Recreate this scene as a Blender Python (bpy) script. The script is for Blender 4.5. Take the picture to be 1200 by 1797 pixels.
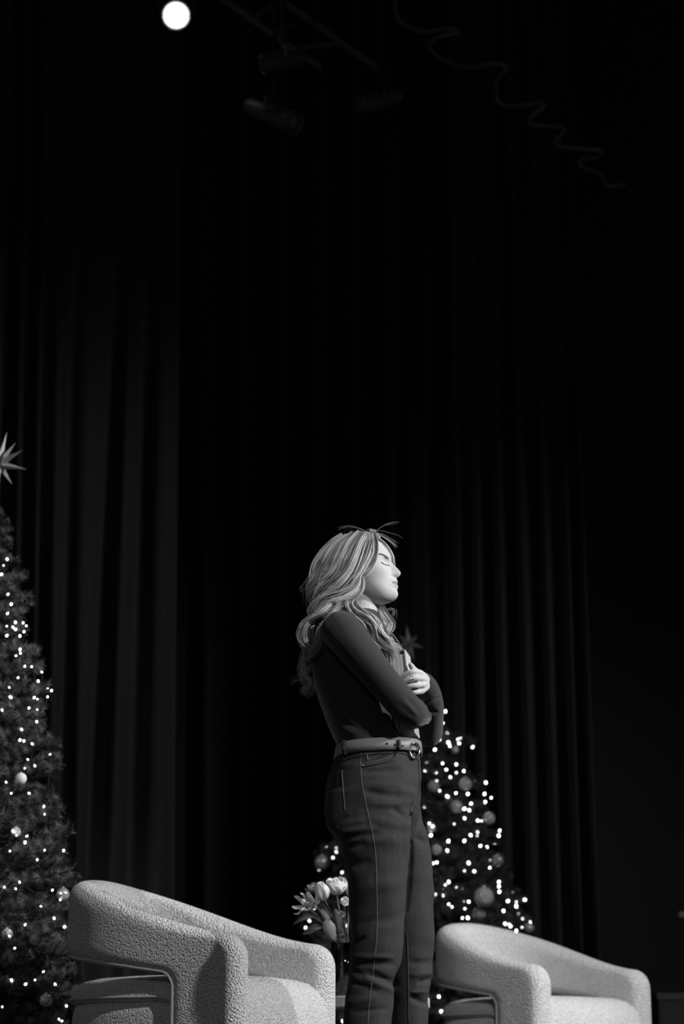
import bpy, bmesh, math, random
import numpy as np
from mathutils import Vector, Matrix
from mathutils.bvhtree import BVHTree
from mathutils.kdtree import KDTree

# ------------------------------------------------------------------ scene reset
for o in list(bpy.data.objects):
    bpy.data.objects.remove(o, do_unlink=True)
SC = bpy.context.scene
COL = SC.collection
random.seed(4); RNG = np.random.default_rng(4)

# ------------------------------------------------------------------ camera
LENS, SENS = 70.0, 36.0
F = LENS / SENS * 1797.0                  # focal length in photo pixels
HORIZON = 1877.0                          # eye level lies just under the frame
TH = math.atan((HORIZON - 898.5) / F)     # camera tilts up
CAMZ = 0.12
cam_d = bpy.data.cameras.new('camera'); cam = bpy.data.objects.new('camera', cam_d); COL.objects.link(cam)
cam.location = (0, 0, CAMZ); cam.rotation_euler = (math.pi / 2 + TH, 0, 0)
cam_d.sensor_fit = 'VERTICAL'; cam_d.sensor_height = SENS; cam_d.sensor_width = 24.0; cam_d.lens = LENS
cam_d.clip_start = 0.05; cam_d.clip_end = 100
cam_d.dof.use_dof = True; cam_d.dof.focus_distance = 5.85; cam_d.dof.aperture_fstop = 2.8
SC.camera = cam

# ------------------------------------------------------------------ world, lights, exposure
w = bpy.data.worlds.new('dark_hall'); SC.world = w; w.use_nodes = True
bg = w.node_tree.nodes['Background']; bg.inputs[0].default_value = (1, 1, 1, 1); bg.inputs[1].default_value = 0.035
SC.view_settings.view_transform = 'Standard'; SC.view_settings.look = 'None'
SC.view_settings.gamma = 1.0; SC.view_settings.use_curve_mapping = False
SC.view_settings.exposure = 0.0

def spot(name, loc, target, power, size_deg, blend, radius):
    l = bpy.data.lights.new(name, 'SPOT'); o = bpy.data.objects.new(name, l); COL.objects.link(o)
    l.energy = power; l.spot_size = math.radians(size_deg); l.spot_blend = blend; l.shadow_soft_size = radius
    o.location = loc
    o.rotation_euler = (Vector(target) - Vector(loc)).to_track_quat('-Z', 'Y').to_euler()
    return o
spot('key_stage_light', (5.2, -0.3, 7.2), (0.3, 6.5, 0.8), 2050, 31, 0.7, 0.10)          # front of house, right of the camera
spot('side_stage_light', (7.9, 4.3, 4.8), (0.3, 6.9, 0.8), 3100, 28, 0.6, 0.10)           # from the far side of the stage front
spot('front_fill_light', (-2.6, -3.0, 5.5), (0.0, 6.6, 0.8), 150, 24, 0.8, 0.15)          # weak fill added on the near side to lift the shadows
spot('armchair_stage_light', (0.9, -2.0, 5.2), (1.05, 8.3, 0.4), 750, 11, 0.8, 0.10)
spot('curtain_fill_light', (-5.2, 4.1, 4.4), (-2.0, 11.0, 1.6), 340, 46, 1.0, 0.45)  # unseen lamp added to brighten the folds of the left curtain
spot('curtain_fill_light', (5.2, 6.2, 3.6), (1.5, 11.4, 1.3), 220, 44, 1.0, 0.40)  # second added lamp, brightens the right curtain

# ------------------------------------------------------------------ pixel helpers
CT, ST = math.cos(TH), math.sin(TH)
def P(px, py, Y):
    a = (px - 600.0) / F; b = (898.5 - py) / F
    dx, dy, dz = a, CT - b * ST, ST + b * CT
    t = Y / dy
    return Vector((dx * t, Y, CAMZ + dz * t))
def RAY(px, py):
    a = (px - 600.0) / F; b = (898.5 - py) / F
    return Vector((a, CT - b * ST, ST + b * CT)).normalized()
def PROJ(co):                              # (n,3) -> pixel coordinates
    x = co[:, 0]; y = co[:, 1]; z = co[:, 2] - CAMZ
    d = y * CT + z * ST; u = -y * ST + z * CT
    return 600 + F * x / d, 898.5 - F * u / d
CAM = Vector((0, 0, CAMZ))

# ------------------------------------------------------------------ materials
def mat(name, g, rough=0.7, spec=0.3, metal=0.0, bump=None, var=None, sheen=0.0, emit=None, attr=None, coord='Object'):
    m = bpy.data.materials.new(name); m.use_nodes = True
    nt = m.node_tree; b = nt.nodes['Principled BSDF']
    b.inputs['Base Color'].default_value = (g, g, g, 1)
    b.inputs['Roughness'].default_value = rough
    b.inputs['Specular IOR Level'].default_value = spec
    b.inputs['Metallic'].default_value = metal
    if sheen: b.inputs['Sheen Weight'].default_value = sheen; b.inputs['Sheen Roughness'].default_value = 0.4
    if emit: b.inputs['Emission Color'].default_value = (1, 1, 1, 1); b.inputs['Emission Strength'].default_value = emit
    tc = nt.nodes.new('ShaderNodeTexCoord')
    if var:                                # (scale, lo, hi): grey mottling
        n = nt.nodes.new('ShaderNodeTexNoise'); n.inputs['Scale'].default_value = var[0]; n.inputs['Detail'].default_value = 4
        r = nt.nodes.new('ShaderNodeMapRange'); r.inputs[1].default_value = 0.3; r.inputs[2].default_value = 0.7
        r.inputs[3].default_value = var[1]; r.inputs[4].default_value = var[2]
        nt.links.new(tc.outputs[coord], n.inputs['Vector']); nt.links.new(n.outputs['Fac'], r.inputs[0])
        nt.links.new(r.outputs[0], b.inputs['Base Color'])
    if attr:
        a = nt.nodes.new('ShaderNodeAttribute'); a.attribute_name = attr
        nt.links.new(a.outputs['Color'], b.inputs['Base Color'])
    if bump:                               # (scale, strength, distance, kind)
        if bump[3] == 'noise':
            t = nt.nodes.new('ShaderNodeTexNoise'); t.inputs['Detail'].default_value = 3; out = 'Fac'
        else:
            t = nt.nodes.new('ShaderNodeTexVoronoi'); out = 'Distance'
        t.inputs['Scale'].default_value = bump[0]
        bp = nt.nodes.new('ShaderNodeBump'); bp.inputs['Strength'].default_value = bump[1]; bp.inputs['Distance'].default_value = bump[2]
        nt.links.new(tc.outputs[coord], t.inputs['Vector']); nt.links.new(t.outputs[out], bp.inputs['Height'])
        nt.links.new(bp.outputs[0], b.inputs['Normal'])
    return m

def boucle_mat():
    m = mat('boucle_fabric', 0.80, 0.95, 0.1, sheen=0.15)
    nt = m.node_tree; b = nt.nodes['Principled BSDF']
    tc = nt.nodes.new('ShaderNodeTexCoord')
    n0 = nt.nodes.new('ShaderNodeTexNoise'); n0.inputs['Scale'].default_value = 60
    mx = nt.nodes.new('ShaderNodeVectorMath'); mx.operation = 'MULTIPLY_ADD'
    mx.inputs[1].default_value = (0.006, 0.006, 0.006)
    nt.links.new(tc.outputs['Object'], n0.inputs['Vector']); nt.links.new(n0.outputs['Color'], mx.inputs[0]); nt.links.new(tc.outputs['Object'], mx.inputs[2])
    v = nt.nodes.new('ShaderNodeTexVoronoi'); v.inputs['Scale'].default_value = 165
    n1 = nt.nodes.new('ShaderNodeTexNoise'); n1.inputs['Scale'].default_value = 260; n1.inputs['Detail'].default_value = 2
    nt.links.new(mx.outputs[0], v.inputs['Vector']); nt.links.new(mx.outputs[0], n1.inputs['Vector'])
    ad = nt.nodes.new('ShaderNodeMath'); ad.operation = 'MULTIPLY_ADD'; ad.inputs[1].default_value = -1.0
    nt.links.new(v.outputs['Distance'], ad.inputs[0]); nt.links.new(n1.outputs['Fac'], ad.inputs[2])
    bp = nt.nodes.new('ShaderNodeBump'); bp.inputs['Strength'].default_value = 1.0; bp.inputs['Distance'].default_value = 0.008
    nt.links.new(ad.outputs[0], bp.inputs['Height']); nt.links.new(bp.outputs[0], b.inputs['Normal'])
    return m

M = {
 'boucle': boucle_mat(),
 'piping': mat('boucle_piping', 0.55, 0.95, 0.1, bump=(300, 1.0, 0.003, 'noise')),
 'skin': mat('skin', 0.62, 0.6, 0.22, attr='shade'),
 'hair': mat('blonde_hair', 0.5, 0.38, 0.5, attr='shade'),
 'brow': mat('brow_hair', 0.10, 0.6, 0.2),
 'sweater': mat('knit_sweater', 0.042, 0.85, 0.15, sheen=0.25, bump=(900, 0.35, 0.001, 'noise')),
 'denim': mat('dark_denim', 0.06, 0.85, 0.15, bump=(700, 0.6, 0.0012, 'noise'), var=(420, 0.024, 0.062)),
 'stitch': mat('pale_stitching', 0.15, 0.8, 0.2),
 'seam': mat('denim_seam', 0.05, 0.85, 0.15, bump=(500, 0.5, 0.001, 'noise')),
 'belt': mat('pale_leather', 0.22, 0.5, 0.4, bump=(180, 0.25, 0.001, 'noise')),
 'hole': mat('dark_hole', 0.01, 0.8, 0.1),
 'steel': mat('polished_steel', 0.7, 0.22, 0.5, 1.0),
 'shoe': mat('dark_shoe_leather', 0.03, 0.4, 0.4),
 'pages': mat('book_pages', 0.75, 0.8, 0.2),
 'cover': mat('book_cover', 0.55, 0.45, 0.4),
 'trunk': mat('tree_trunk', 0.03, 0.9, 0.1),
 'needle': mat('fir_needles', 0.05, 0.65, 0.3, var=(9, 0.04, 0.105)),
 'bulb': mat('lit_bulb', 0.9, 0.5, 0.2, emit=12),
 'bulb_dim': mat('lit_bulb_dim', 0.9, 0.5, 0.2, emit=4),
 'velvet_back': mat('black_velvet_backdrop', 0.045, 0.95, 0.05, bump=(160, 0.3, 0.002, 'noise')),
 'page_line': mat('page_edge_shade', 0.45, 0.8, 0.2),
 'wire': mat('dark_wire', 0.02, 0.6, 0.3),
 'bauble': mat('satin_bauble', 0.60, 0.35, 0.5, 0.25),
 'bauble_dark': mat('dark_bauble', 0.40, 0.22, 0.6, 0.35),
 'bauble_glit': mat('glitter_bauble', 0.60, 0.35, 0.5, 0.3, bump=(140, 1.0, 0.006, 'voronoi')),
 'bauble_white': mat('white_bauble', 0.75, 0.6, 0.4),
 'star': mat('star_glitter', 0.55, 0.4, 0.5, 0.4, bump=(200, 0.6, 0.003, 'noise')),
 'velvet': mat('black_velvet', 0.05, 0.95, 0.05, sheen=0.05, bump=(160, 0.3, 0.002, 'noise')),
 'black': mat('black_paint', 0.03, 0.8, 0.15),
 'floor': mat('stage_floor_black', 0.02, 0.45, 0.3, bump=(40, 0.1, 0.002, 'noise')),
 'fixture': mat('fixture_black', 0.06, 0.5, 0.4),
 'pipe': mat('dull_aluminium', 0.12, 0.5, 0.4, 0.3),
 'lamp_on': mat('spotlight_lens_lit', 0.9, 0.3, 0.4, emit=9),
 'lens': mat('dull_lens', 0.08, 0.15, 0.6),
 'cable': mat('grey_cable', 0.13, 0.6, 0.3),
 'tabletop': mat('white_tabletop', 0.5, 0.4, 0.4),
 'petal': mat('white_petals', 0.75, 0.6, 0.25),
 'petal_grey': mat('pink_petals', 0.28, 0.6, 0.25),
 'leaf': mat('dark_leaf', 0.07, 0.45, 0.4),
 'leaf_pale': mat('pale_leaf', 0.20, 0.5, 0.4),
}
def glass_mat():
    m = bpy.data.materials.new('clear_glass'); m.use_nodes = True
    nt = m.node_tree; nt.nodes.remove(nt.nodes['Principled BSDF'])       # thin clear glass: passes light, reflects at glancing angles
    t = nt.nodes.new('ShaderNodeBsdfTransparent'); t.inputs[0].default_value = (.93, .93, .93, 1)
    g = nt.nodes.new('ShaderNodeBsdfGlossy'); g.inputs['Roughness'].default_value = 0.05
    lw = nt.nodes.new('ShaderNodeLayerWeight'); lw.inputs[0].default_value = 0.35
    mx = nt.nodes.new('ShaderNodeMixShader'); nt.links.new(lw.outputs['Fresnel'], mx.inputs[0]); nt.links.new(t.outputs[0], mx.inputs[1]); nt.links.new(g.outputs[0], mx.inputs[2])
    nt.links.new(mx.outputs[0], nt.nodes['Material Output'].inputs['Surface'])
    return m
M['glass'] = glass_mat()

# ------------------------------------------------------------------ object helpers
def tag(o, label, cat=None, group=None, kind=None):
    if label: o['label'] = label
    if cat: o['category'] = cat
    if group: o['group'] = group
    if kind: o['kind'] = kind
    return o
def empty(name, loc, label, cat, group=None):
    o = bpy.data.objects.new(name, None); COL.objects.link(o); o.location = loc; o.empty_display_size = 0.1
    return tag(o, label, cat, group)
def link(name, me, m, parent=None, world=True):
    o = bpy.data.objects.new(name, me); COL.objects.link(o)
    if m: me.materials.clear(); me.materials.append(m)
    if parent:
        o.parent = parent
        if world:                          # mesh is in world space: cancel parent's placement
            bpy.context.view_layer.update() if False else None
            o.matrix_parent_inverse = WM(parent).inverted()
    return o
def WM(o):
    m = Matrix.LocRotScale(o.location, o.rotation_euler, o.scale)
    if o.parent: return WM(o.parent) @ o.matrix_parent_inverse @ m
    return m
def mesh_np(name, v, f, smooth=True):
    me = bpy.data.meshes.new(name)
    v = np.asarray(v, dtype=np.float64); f = [list(map(int, q)) for q in f] if not isinstance(f, np.ndarray) else f
    if isinstance(f, np.ndarray):
        n, k = f.shape
        me.vertices.add(len(v)); me.vertices.foreach_set('co', v.ravel())
        me.loops.add(n * k); me.loops.foreach_set('vertex_index', f.ravel().astype(np.int32))
        me.polygons.add(n); me.polygons.foreach_set('loop_start', np.arange(0, n * k, k, dtype=np.int32))
        me.update(calc_edges=True)
    else:
        me.from_pydata(v.tolist(), [], f)
    if smooth: me.polygons.foreach_set('use_smooth', [True] * len(me.polygons))
    me.validate()
    return me
def merge(parts):
    V = []; Fc = []; n = 0
    for v, f in parts:
        v = np.asarray(v); V.append(v); Fc += [[i + n for i in q] for q in (f.tolist() if isinstance(f, np.ndarray) else f)]; n += len(v)
    return np.vstack(V), Fc
def catmull(pts, k=6):
    p = np.asarray(pts, float); n = len(p)
    if n < 3: 
        t = np.linspace(0, 1, k + 1)[:, None]; return p[0] * (1 - t) + p[-1] * t
    q = np.vstack([2 * p[0] - p[1], p, 2 * p[-1] - p[-2]]); out = []
    for i in range(1, n):
        a, b, c, d = q[i - 1], q[i], q[i + 1], q[i + 2]
        for t in np.linspace(0, 1, k, endpoint=False):
            out.append(0.5 * ((2 * b) + (-a + c) * t + (2 * a - 5 * b + 4 * c - d) * t * t + (-a + 3 * b - 3 * c + d) * t ** 3))
    out.append(p[-1]); return np.array(out)
def tube(pts, r, sides=10, k=6, caps=True, smooth=True):
    """pts (n,3), r scalar or list -> (verts, faces) with rounded ends"""
    pts = np.asarray([list(p) for p in pts], float)
    rr = np.full(len(pts), r, float) if np.isscalar(r) else np.asarray(r, float)
    if smooth and len(pts) > 2:
        q = catmull(np.hstack([pts, rr[:, None]]), k)
        pts, rr = q[:, :3], np.abs(q[:, 3])
    tan = np.gradient(pts, axis=0); tan /= np.linalg.norm(tan, axis=1)[:, None] + 1e-12
    u = np.cross(tan[0], [0.31, 0.57, 0.76]); u /= np.linalg.norm(u)
    V = []; 
    rings = []
    def ring(c, t, rad):
        nonlocal u
        u = u - t * np.dot(u, t); u /= np.linalg.norm(u); w_ = np.cross(t, u)
        a = np.linspace(0, 2 * np.pi, sides, endpoint=False)
        rings.append(c + rad * (np.cos(a)[:, None] * u + np.sin(a)[:, None] * w_))
    if caps:
        for ph in (80, 55, 28):
            ring(pts[0] - tan[0] * rr[0] * math.sin(math.radians(ph)), tan[0], rr[0] * math.cos(math.radians(ph)))
    for c, t, rad in zip(pts, tan, rr): ring(c, t, rad)
    if caps:
        for ph in (28, 55, 80):
            ring(pts[-1] + tan[-1] * rr[-1] * math.sin(math.radians(ph)), tan[-1], rr[-1] * math.cos(math.radians(ph)))
    return skin_rings(rings)
def skin_rings(rings, closed_caps=True):
    V = np.vstack(rings); s = len(rings[0]); Fc = []
    for i in range(len(rings) - 1):
        for j in range(s):
            a = i * s + j; b = i * s + (j + 1) % s
            Fc.append([a, b, b + s, a + s])
    if closed_caps:
        Fc.append(list(range(s))[::-1]); Fc.append([(len(rings) - 1) * s + j for j in range(s)])
    return V, Fc
def box(c, h, rot=None):
    v = np.array([[sx, sy, sz] for sx in (-1, 1) for sy in (-1, 1) for sz in (-1, 1)], float) * np.asarray(h)
    if rot is not None: v = v @ np.array(rot.to_3x3()).T
    v = v + np.asarray(c)
    return v, [[0, 1, 3, 2], [4, 6, 7, 5], [0, 4, 5, 1], [2, 3, 7, 6], [0, 2, 6, 4], [1, 5, 7, 3]]
def ellipsoid(c, r, nu=20, nv=14, rot=None):
    rings = []
    for i in range(1, nv):
        t = math.pi * i / nv; a = np.linspace(0, 2 * np.pi, nu, endpoint=False)
        rings.append(np.stack([math.sin(t) * np.cos(a) * r[0], math.sin(t) * np.sin(a) * r[1], np.full(nu, -math.cos(t) * r[2])], 1))
    V, Fc = skin_rings(rings)
    if rot is not None: V = V @ np.array(rot.to_3x3()).T
    return V + np.asarray(c), Fc
def revolve(profile, c=(0, 0, 0), n=32, caps=True):
    a = np.linspace(0, 2 * np.pi, n, endpoint=False)
    rings = [np.stack([np.cos(a) * r, np.sin(a) * r, np.full(n, z)], 1) for r, z in profile]
    V, Fc = skin_rings(rings, caps)
    return V + np.asarray(c), Fc
def part(name, parts, m, parent=None, smooth=True, bevel=0):
    v, f = merge(parts if isinstance(parts, list) else [parts])
    me = mesh_np(name, v, f, smooth)
    b_ = bmesh.new(); b_.from_mesh(me); bmesh.ops.recalc_face_normals(b_, faces=b_.faces[:]); b_.to_mesh(me); b_.free()
    o = link(name, me, m, parent)
    if bevel:
        b = o.modifiers.new('bevel', 'BEVEL'); b.width = bevel; b.segments = 2; b.limit_method = 'ANGLE'
    return o
def remesh(parts, voxel, smooth_it=4, fac=0.5):
    v, f = merge(parts); me = mesh_np('tmp', v, f)
    o = bpy.data.objects.new('tmp', me); COL.objects.link(o)
    r = o.modifiers.new('r', 'REMESH'); r.mode = 'VOXEL'; r.voxel_size = voxel; r.use_smooth_shade = True
    if smooth_it:
        s = o.modifiers.new('s', 'SMOOTH'); s.factor = fac; s.iterations = smooth_it
    dg = bpy.context.evaluated_depsgraph_get()
    out = bpy.data.meshes.new_from_object(o.evaluated_get(dg))
    bpy.data.objects.remove(o); bpy.data.meshes.remove(me)
    return out
def coords(me):
    a = np.empty(len(me.vertices) * 3); me.vertices.foreach_get('co', a); return a.reshape(-1, 3)
def normals(me):
    a = np.empty(len(me.vertices) * 3); me.vertices.foreach_get('normal', a); return a.reshape(-1, 3)
def setco(me, co): me.vertices.foreach_set('co', co.ravel()); me.update()
def bvh_of(me):
    return BVHTree.FromPolygons([v.co for v in me.vertices], [p.vertices for p in me.polygons])
def on_surface(bvh, pts, lift=0.001, k=5):
    """pixel polyline -> points where the camera ray meets the surface"""
    q = catmull([(a, b) for a, b in pts], k) if len(pts) > 2 else np.array([[pts[0][0] + (pts[1][0] - pts[0][0]) * t, pts[0][1] + (pts[1][1] - pts[0][1]) * t] for t in np.linspace(0, 1, 8)])
    out = []
    for a, b in q:
        h = bvh.ray_cast(CAM, RAY(a, b))
        if h[0] is not None: out.append(h[0] + h[1] * lift)
    return out
def shade_attr(me, vals):
    a = me.color_attributes.new('shade', 'FLOAT_COLOR', 'POINT')
    c = np.ones((len(vals), 4)); c[:, :3] = np.asarray(vals)[:, None]
    a.data.foreach_set('color', c.ravel())
def noise3(co, freq, seed):
    r = np.random.default_rng(seed); s = np.zeros(len(co))
    for k in range(7):
        d = r.normal(size=3); d *= freq * r.uniform(0.6, 1.6) / np.linalg.norm(d)
        s += np.sin(co @ d + r.uniform(0, 6.28))
    return s / 3.0

# ------------------------------------------------------------------ setting
def struct(name, parts, m, label, smooth=False):
    o = part(name, parts, m, None, smooth); return tag(o, label, None, None, 'structure')
struct('floor', box((0, 6.5, -0.05), (7, 7.5, 0.05)), M['floor'], 'black stage floor')
struct('wall_back', box((0, 14.1, 4.2), (7, 0.1, 4.3)), M['black'], 'black back wall of the stage')
struct('ceiling', box((0, 9.5, 8.6), (7, 4.7, 0.1)), M['black'], 'black ceiling above the stage')

def curtain(name, Y, ridges, amp, label, group='stage curtains', zmax=8.0, m='velvet'):
    """ridges: list of (px at py=300, px at py=1600); a fold crest stands at each, a valley between"""
    rows = np.linspace(0, 1, 30); z0 = 0.004
    zt = P(600, 300, Y).z; zb = P(600, 1600, Y).z
    xs_t = [P(a, 300, Y).x for a, b in ridges]; xs_b = [P(b, 1600, Y).x for a, b in ridges]
    n = len(ridges); per = 16; rng = np.random.default_rng(int(Y * 10) + n)
    am = rng.uniform(0.75, 1.25, n); sk = rng.uniform(-0.12, 0.12, n)
    t = np.arange((n - 1) * per + 1) / per
    V = []
    for v in rows:
        z = z0 + (zmax - z0) * v; k = (z - zb) / (zt - zb); k = min(k, 1.25)
        X = np.interp(t, range(n), [b + (a - b) * k for a, b in zip(xs_t, xs_b)])
        A = np.interp(t, range(n), am) * amp * (1.1 - 0.25 * min(max(k, 0), 1))
        ph = 2 * np.pi * t + 0.5 * np.sin(2 * np.pi * t)
        y = Y - A * np.cos(ph) + 0.012 * np.sin(5 * t + 3 * v)
        V.append(np.stack([X, y, np.full(len(t), z)], 1))
    nc = len(t); V = np.vstack(V)
    f = np.array([[i * nc + j, i * nc + j + 1, (i + 1) * nc + j + 1, (i + 1) * nc + j] for i in range(len(rows) - 1) for j in range(nc - 1)])
    me = mesh_np(name, V, f); o = link(name, me, M[m])
    s = o.modifiers.new('thickness', 'SOLIDIFY'); s.thickness = 0.006
    return tag(o, label, 'curtain', group)
curtain('curtain', 11.0, [(-120, -150), (-60, -85), (15, -12), (48, 28), (82, 58), (132, 104), (212, 152), (262, 226), (318, 306)], 0.075,
        'dark pleated stage curtain hanging behind the tall slim lit tree')
curtain('curtain', 13.0, [(250, 240), (310, 305), (365, 362), (430, 428), (495, 494), (560, 560), (620, 622), (690, 694), (745, 752), (793, 802), (850, 862)], 0.08,
        'black pleated backdrop curtain hanging farthest back behind the standing person', m='velvet_back')
curtain('curtain', 11.4, [(792, 815), (828, 850), (866, 888), (896, 936), (935, 978), (975, 1016), (1000, 1045)], 0.07,
        'dark pleated stage curtain hanging behind the wide tree and empty armchair')

# ------------------------------------------------------------------ armchairs
def plan(s, W, L):
    """U-shaped centre line, s in [-1,1]; s=0 back centre; returns pos, outward normal"""
    # superellipse back + straight arms, sampled by arc length
    return None
def make_chair(label, loc, ang):
    root = empty('armchair', loc, label, 'armchair', 'boucle armchairs')
    W, L, T = 0.31, 0.70, 0.115            # half width and length of the centre line, thickness
    th = np.linspace(0, math.pi / 2, 60)
    ex = 2.0 / 2.5; Lb = 0.46              # rounded back quarter, then a straight arm
    cx = -Lb * np.cos(th) ** ex; cy = W * np.sin(th) ** ex
    cx = np.concatenate([cx, np.linspace(0, L - Lb, 25)[1:]]); cy = np.concatenate([cy, np.linspace(W, W * 1.0, 25)[1:]])
    d = np.concatenate([[0], np.cumsum(np.hypot(np.diff(cx), np.diff(cy)))]); S = d[-1]
    def C(s):
        sg = np.sign(s) if s != 0 else 1.0; a = abs(s)
        x = np.interp(a, d, cx); y = np.interp(a, d, cy); e = 0.02
        x2 = np.interp(min(a + e, S), d, cx); y2 = np.interp(min(a + e, S), d, cy); x1 = np.interp(max(a - e, 0), d, cx); y1 = np.interp(max(a - e, 0), d, cy)
        if a < e: y1 = -np.interp(e - a, d, cy); x1 = np.interp(e - a, d, cx)
        t = np.array([x2 - x1, y2 - y1]); t /= np.linalg.norm(t)
        nrm = np.array([-t[1], t[0]])      # outward for the +y half
        return np.array([x, sg * y]), np.array([nrm[0], sg * nrm[1]])
    # unrolled edges (s, z): outer edge = front of post, corner, sloping top; inner edge = rear of post, corner, band underside
    ZB, ZA = 0.725, 0.515
    def ztop(s): return ZA + (ZB - ZA) * (0.5 + 0.5 * math.cos(math.pi * min(s / (S * 1.0), 1))) ** 0.9
    def zbot(s): 
        k = min(s / (S - 0.26), 1); return 0.482 - 0.082 * k
    PW = 0.235; Ro, Ri = 0.075, 0.05
    outer = [(S, z) for z in np.linspace(0.03, ZA - Ro - 0.005, 9)]
    outer += [(S - Ro + Ro * math.cos(a), ztop(S - Ro) - Ro + Ro * math.sin(a)) for a in np.linspace(0.15, math.pi / 2, 7)]
    outer += [(s, ztop(s)) for s in np.linspace(S - Ro - 0.03, 0, 22)]
    inner = [(S - PW, z) for z in np.linspace(0.03, zbot(S - PW - Ri) - Ri, 9)]
    inner += [(S - PW - Ri + Ri * math.cos(a), zbot(S - PW - Ri) - Ri + Ri * math.sin(a)) for a in np.linspace(0.15, math.pi / 2, 7)]
    inner += [(s, zbot(s)) for s in np.linspace(S - PW - Ri - 0.02, 0, 22)]
    outer, inner = np.array(outer), np.array(inner)
    # rounded-rectangle cross section: w across (0 outer edge .. 1 inner edge), n thickness
    def section(width):
        r = 0.050; pts = []
        hw, ht = width / 2, T / 2
        for (sx, sy, a0) in ((1, 1, 0), (-1, 1, 90), (-1, -1, 180), (1, -1, 270)):
            for a in np.linspace(a0, a0 + 90, 6):
                pts.append((sx * (hw - r) + r * math.cos(math.radians(a)), sy * (ht - r) + r * math.sin(math.radians(a))))
        # add points along long sides so the sheet bends smoothly
        out = []
        for i in range(len(pts)):
            p, q = pts[i], pts[(i + 1) % len(pts)]; out.append(p)
            if abs(p[0] - q[0]) > 0.03:
                for t in np.linspace(0, 1, 7)[1:-1]: out.append((p[0] + (q[0] - p[0]) * t, p[1] + (q[1] - p[1]) * t))
        return out
    rings = []
    idx = list(range(len(outer)))
    for sg in (1, -1):
        order = idx if sg == 1 else idx[::-1][1:]
        for i in order:
            o, n_ = outer[i], inner[i]; wd = np.linalg.norm(o - n_); sec = section(wd); ring = []
            bulge = 0.0
            for wv, tv in sec:
                f = 0.5 - wv / wd                       # 0 at outer edge
                s, z = o + (n_ - o) * f
                c, nn = C(max(s, 0)); p = c + nn * tv
                ring.append((p[0], sg * p[1], z))
            rings.append(np.array(ring))
    R = Matrix.Rotation(ang, 4, 'Z')
    def place(v): return v @ np.array(R.to_3x3()).T + np.array(loc)
    V, Fc = skin_rings(rings); V = place(V)
    o = part('backrest', (V, Fc), M['boucle'], root)
    sub = o.modifiers.new('subdiv', 'SUBSURF'); sub.levels = 1; sub.render_levels = 1
    # piping along the outside edges of the band
    def edge_pts(E, off, ins):
        pts = []
        for sg in (1, -1):
            order = idx if sg == 1 else idx[::-1][1:]
            for i in order:
                e = E[i]; oth = inner[i] if E is outer else outer[i]
                dd = (oth - e) / np.linalg.norm(oth - e); q = e + dd * ins
                c, nn = C(max(q[0], 0)); p = c + nn * off
                pts.append((p[0], sg * p[1], q[1]))
        return place(np.array(pts))
    part('piping', tube(edge_pts(inner, T / 2 - 0.012, 0.012), 0.006, 6, 2), M['piping'], o)
    part('piping', tube(edge_pts(outer, T / 2 - 0.0035, 0.050), 0.0028, 6, 2), M['piping'], o)
    # seat: drum with a domed cushion, plan = the outer U closed at the front
    half = [C(s)[0] + C(s)[1] * 0.045 for s in np.linspace(0.0, S, 34)]
    front = [(L - Lb + 0.02 * (1 - (y / W) ** 2), y) for y in np.linspace(W + 0.045, 0, 10)[1:]]
    h = np.array([(p[0], p[1]) for p in half] + front)
    outl = np.vstack([h, np.array([(x, -y) for x, y in h[::-1][1:-1]])])
    inn = 0.935
    def rings_of(prof, drop=0.0):
        cen = np.array([-0.06, 0.0]); rs = []
        for k, z in prof:
            q = cen + (outl - cen) * k * np.array([1, inn]); fr = np.clip((q[:, 0] + 0.05) / 0.25, 0, 1); fr = fr * fr * (3 - 2 * fr)
            zz = z - drop * fr * np.clip((0.405 - z) / 0.075, 0, 1)          # waterfall front
            rs.append(np.hstack([q, zz[:, None]]))
        return rs
    b = rings_of([(0.86, 0.0), (0.90, 0.03), (0.97, 0.10), (0.985, 0.16), (0.985, 0.28), (0.96, 0.325)], 0.15)
    V, Fc = skin_rings(b); part('base', (place(V), Fc), M['boucle'], root)
    c = rings_of([(0.95, 0.315), (1.0, 0.328), (1.0, 0.345), (0.988, 0.362), (0.955, 0.378), (0.90, 0.390), (0.80, 0.399), (0.65, 0.404), (0.45, 0.407), (0.2, 0.408), (0.02, 0.408)], 0.13)
    V, Fc = skin_rings(c); co = part('seat_cushion', (place(V), Fc), M['boucle'], root)
    pr = rings_of([(1.0, 0.334)], 0.13)[0]; pr = np.vstack([pr, pr[:1]])
    part('piping', tube(place(pr), 0.005, 6, 2, smooth=False), M['piping'], co)
    return root
A1, A2 = math.radians(25), math.radians(47)
# chair origin is on the floor, 0.24 m behind the fronts of its arms
def chair_loc(fx, fy, a, back=0.24): return (fx - back * math.cos(a), fy + back * math.sin(a), 0.0)
make_chair('pale boucle armchair with open back standing beside the tall slim lit tree', chair_loc(-0.16, 6.42, A1), -A1)
make_chair('pale boucle armchair with open back standing in front of the wide lit tree', chair_loc(1.025, 8.2, A2), -A2)

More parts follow.
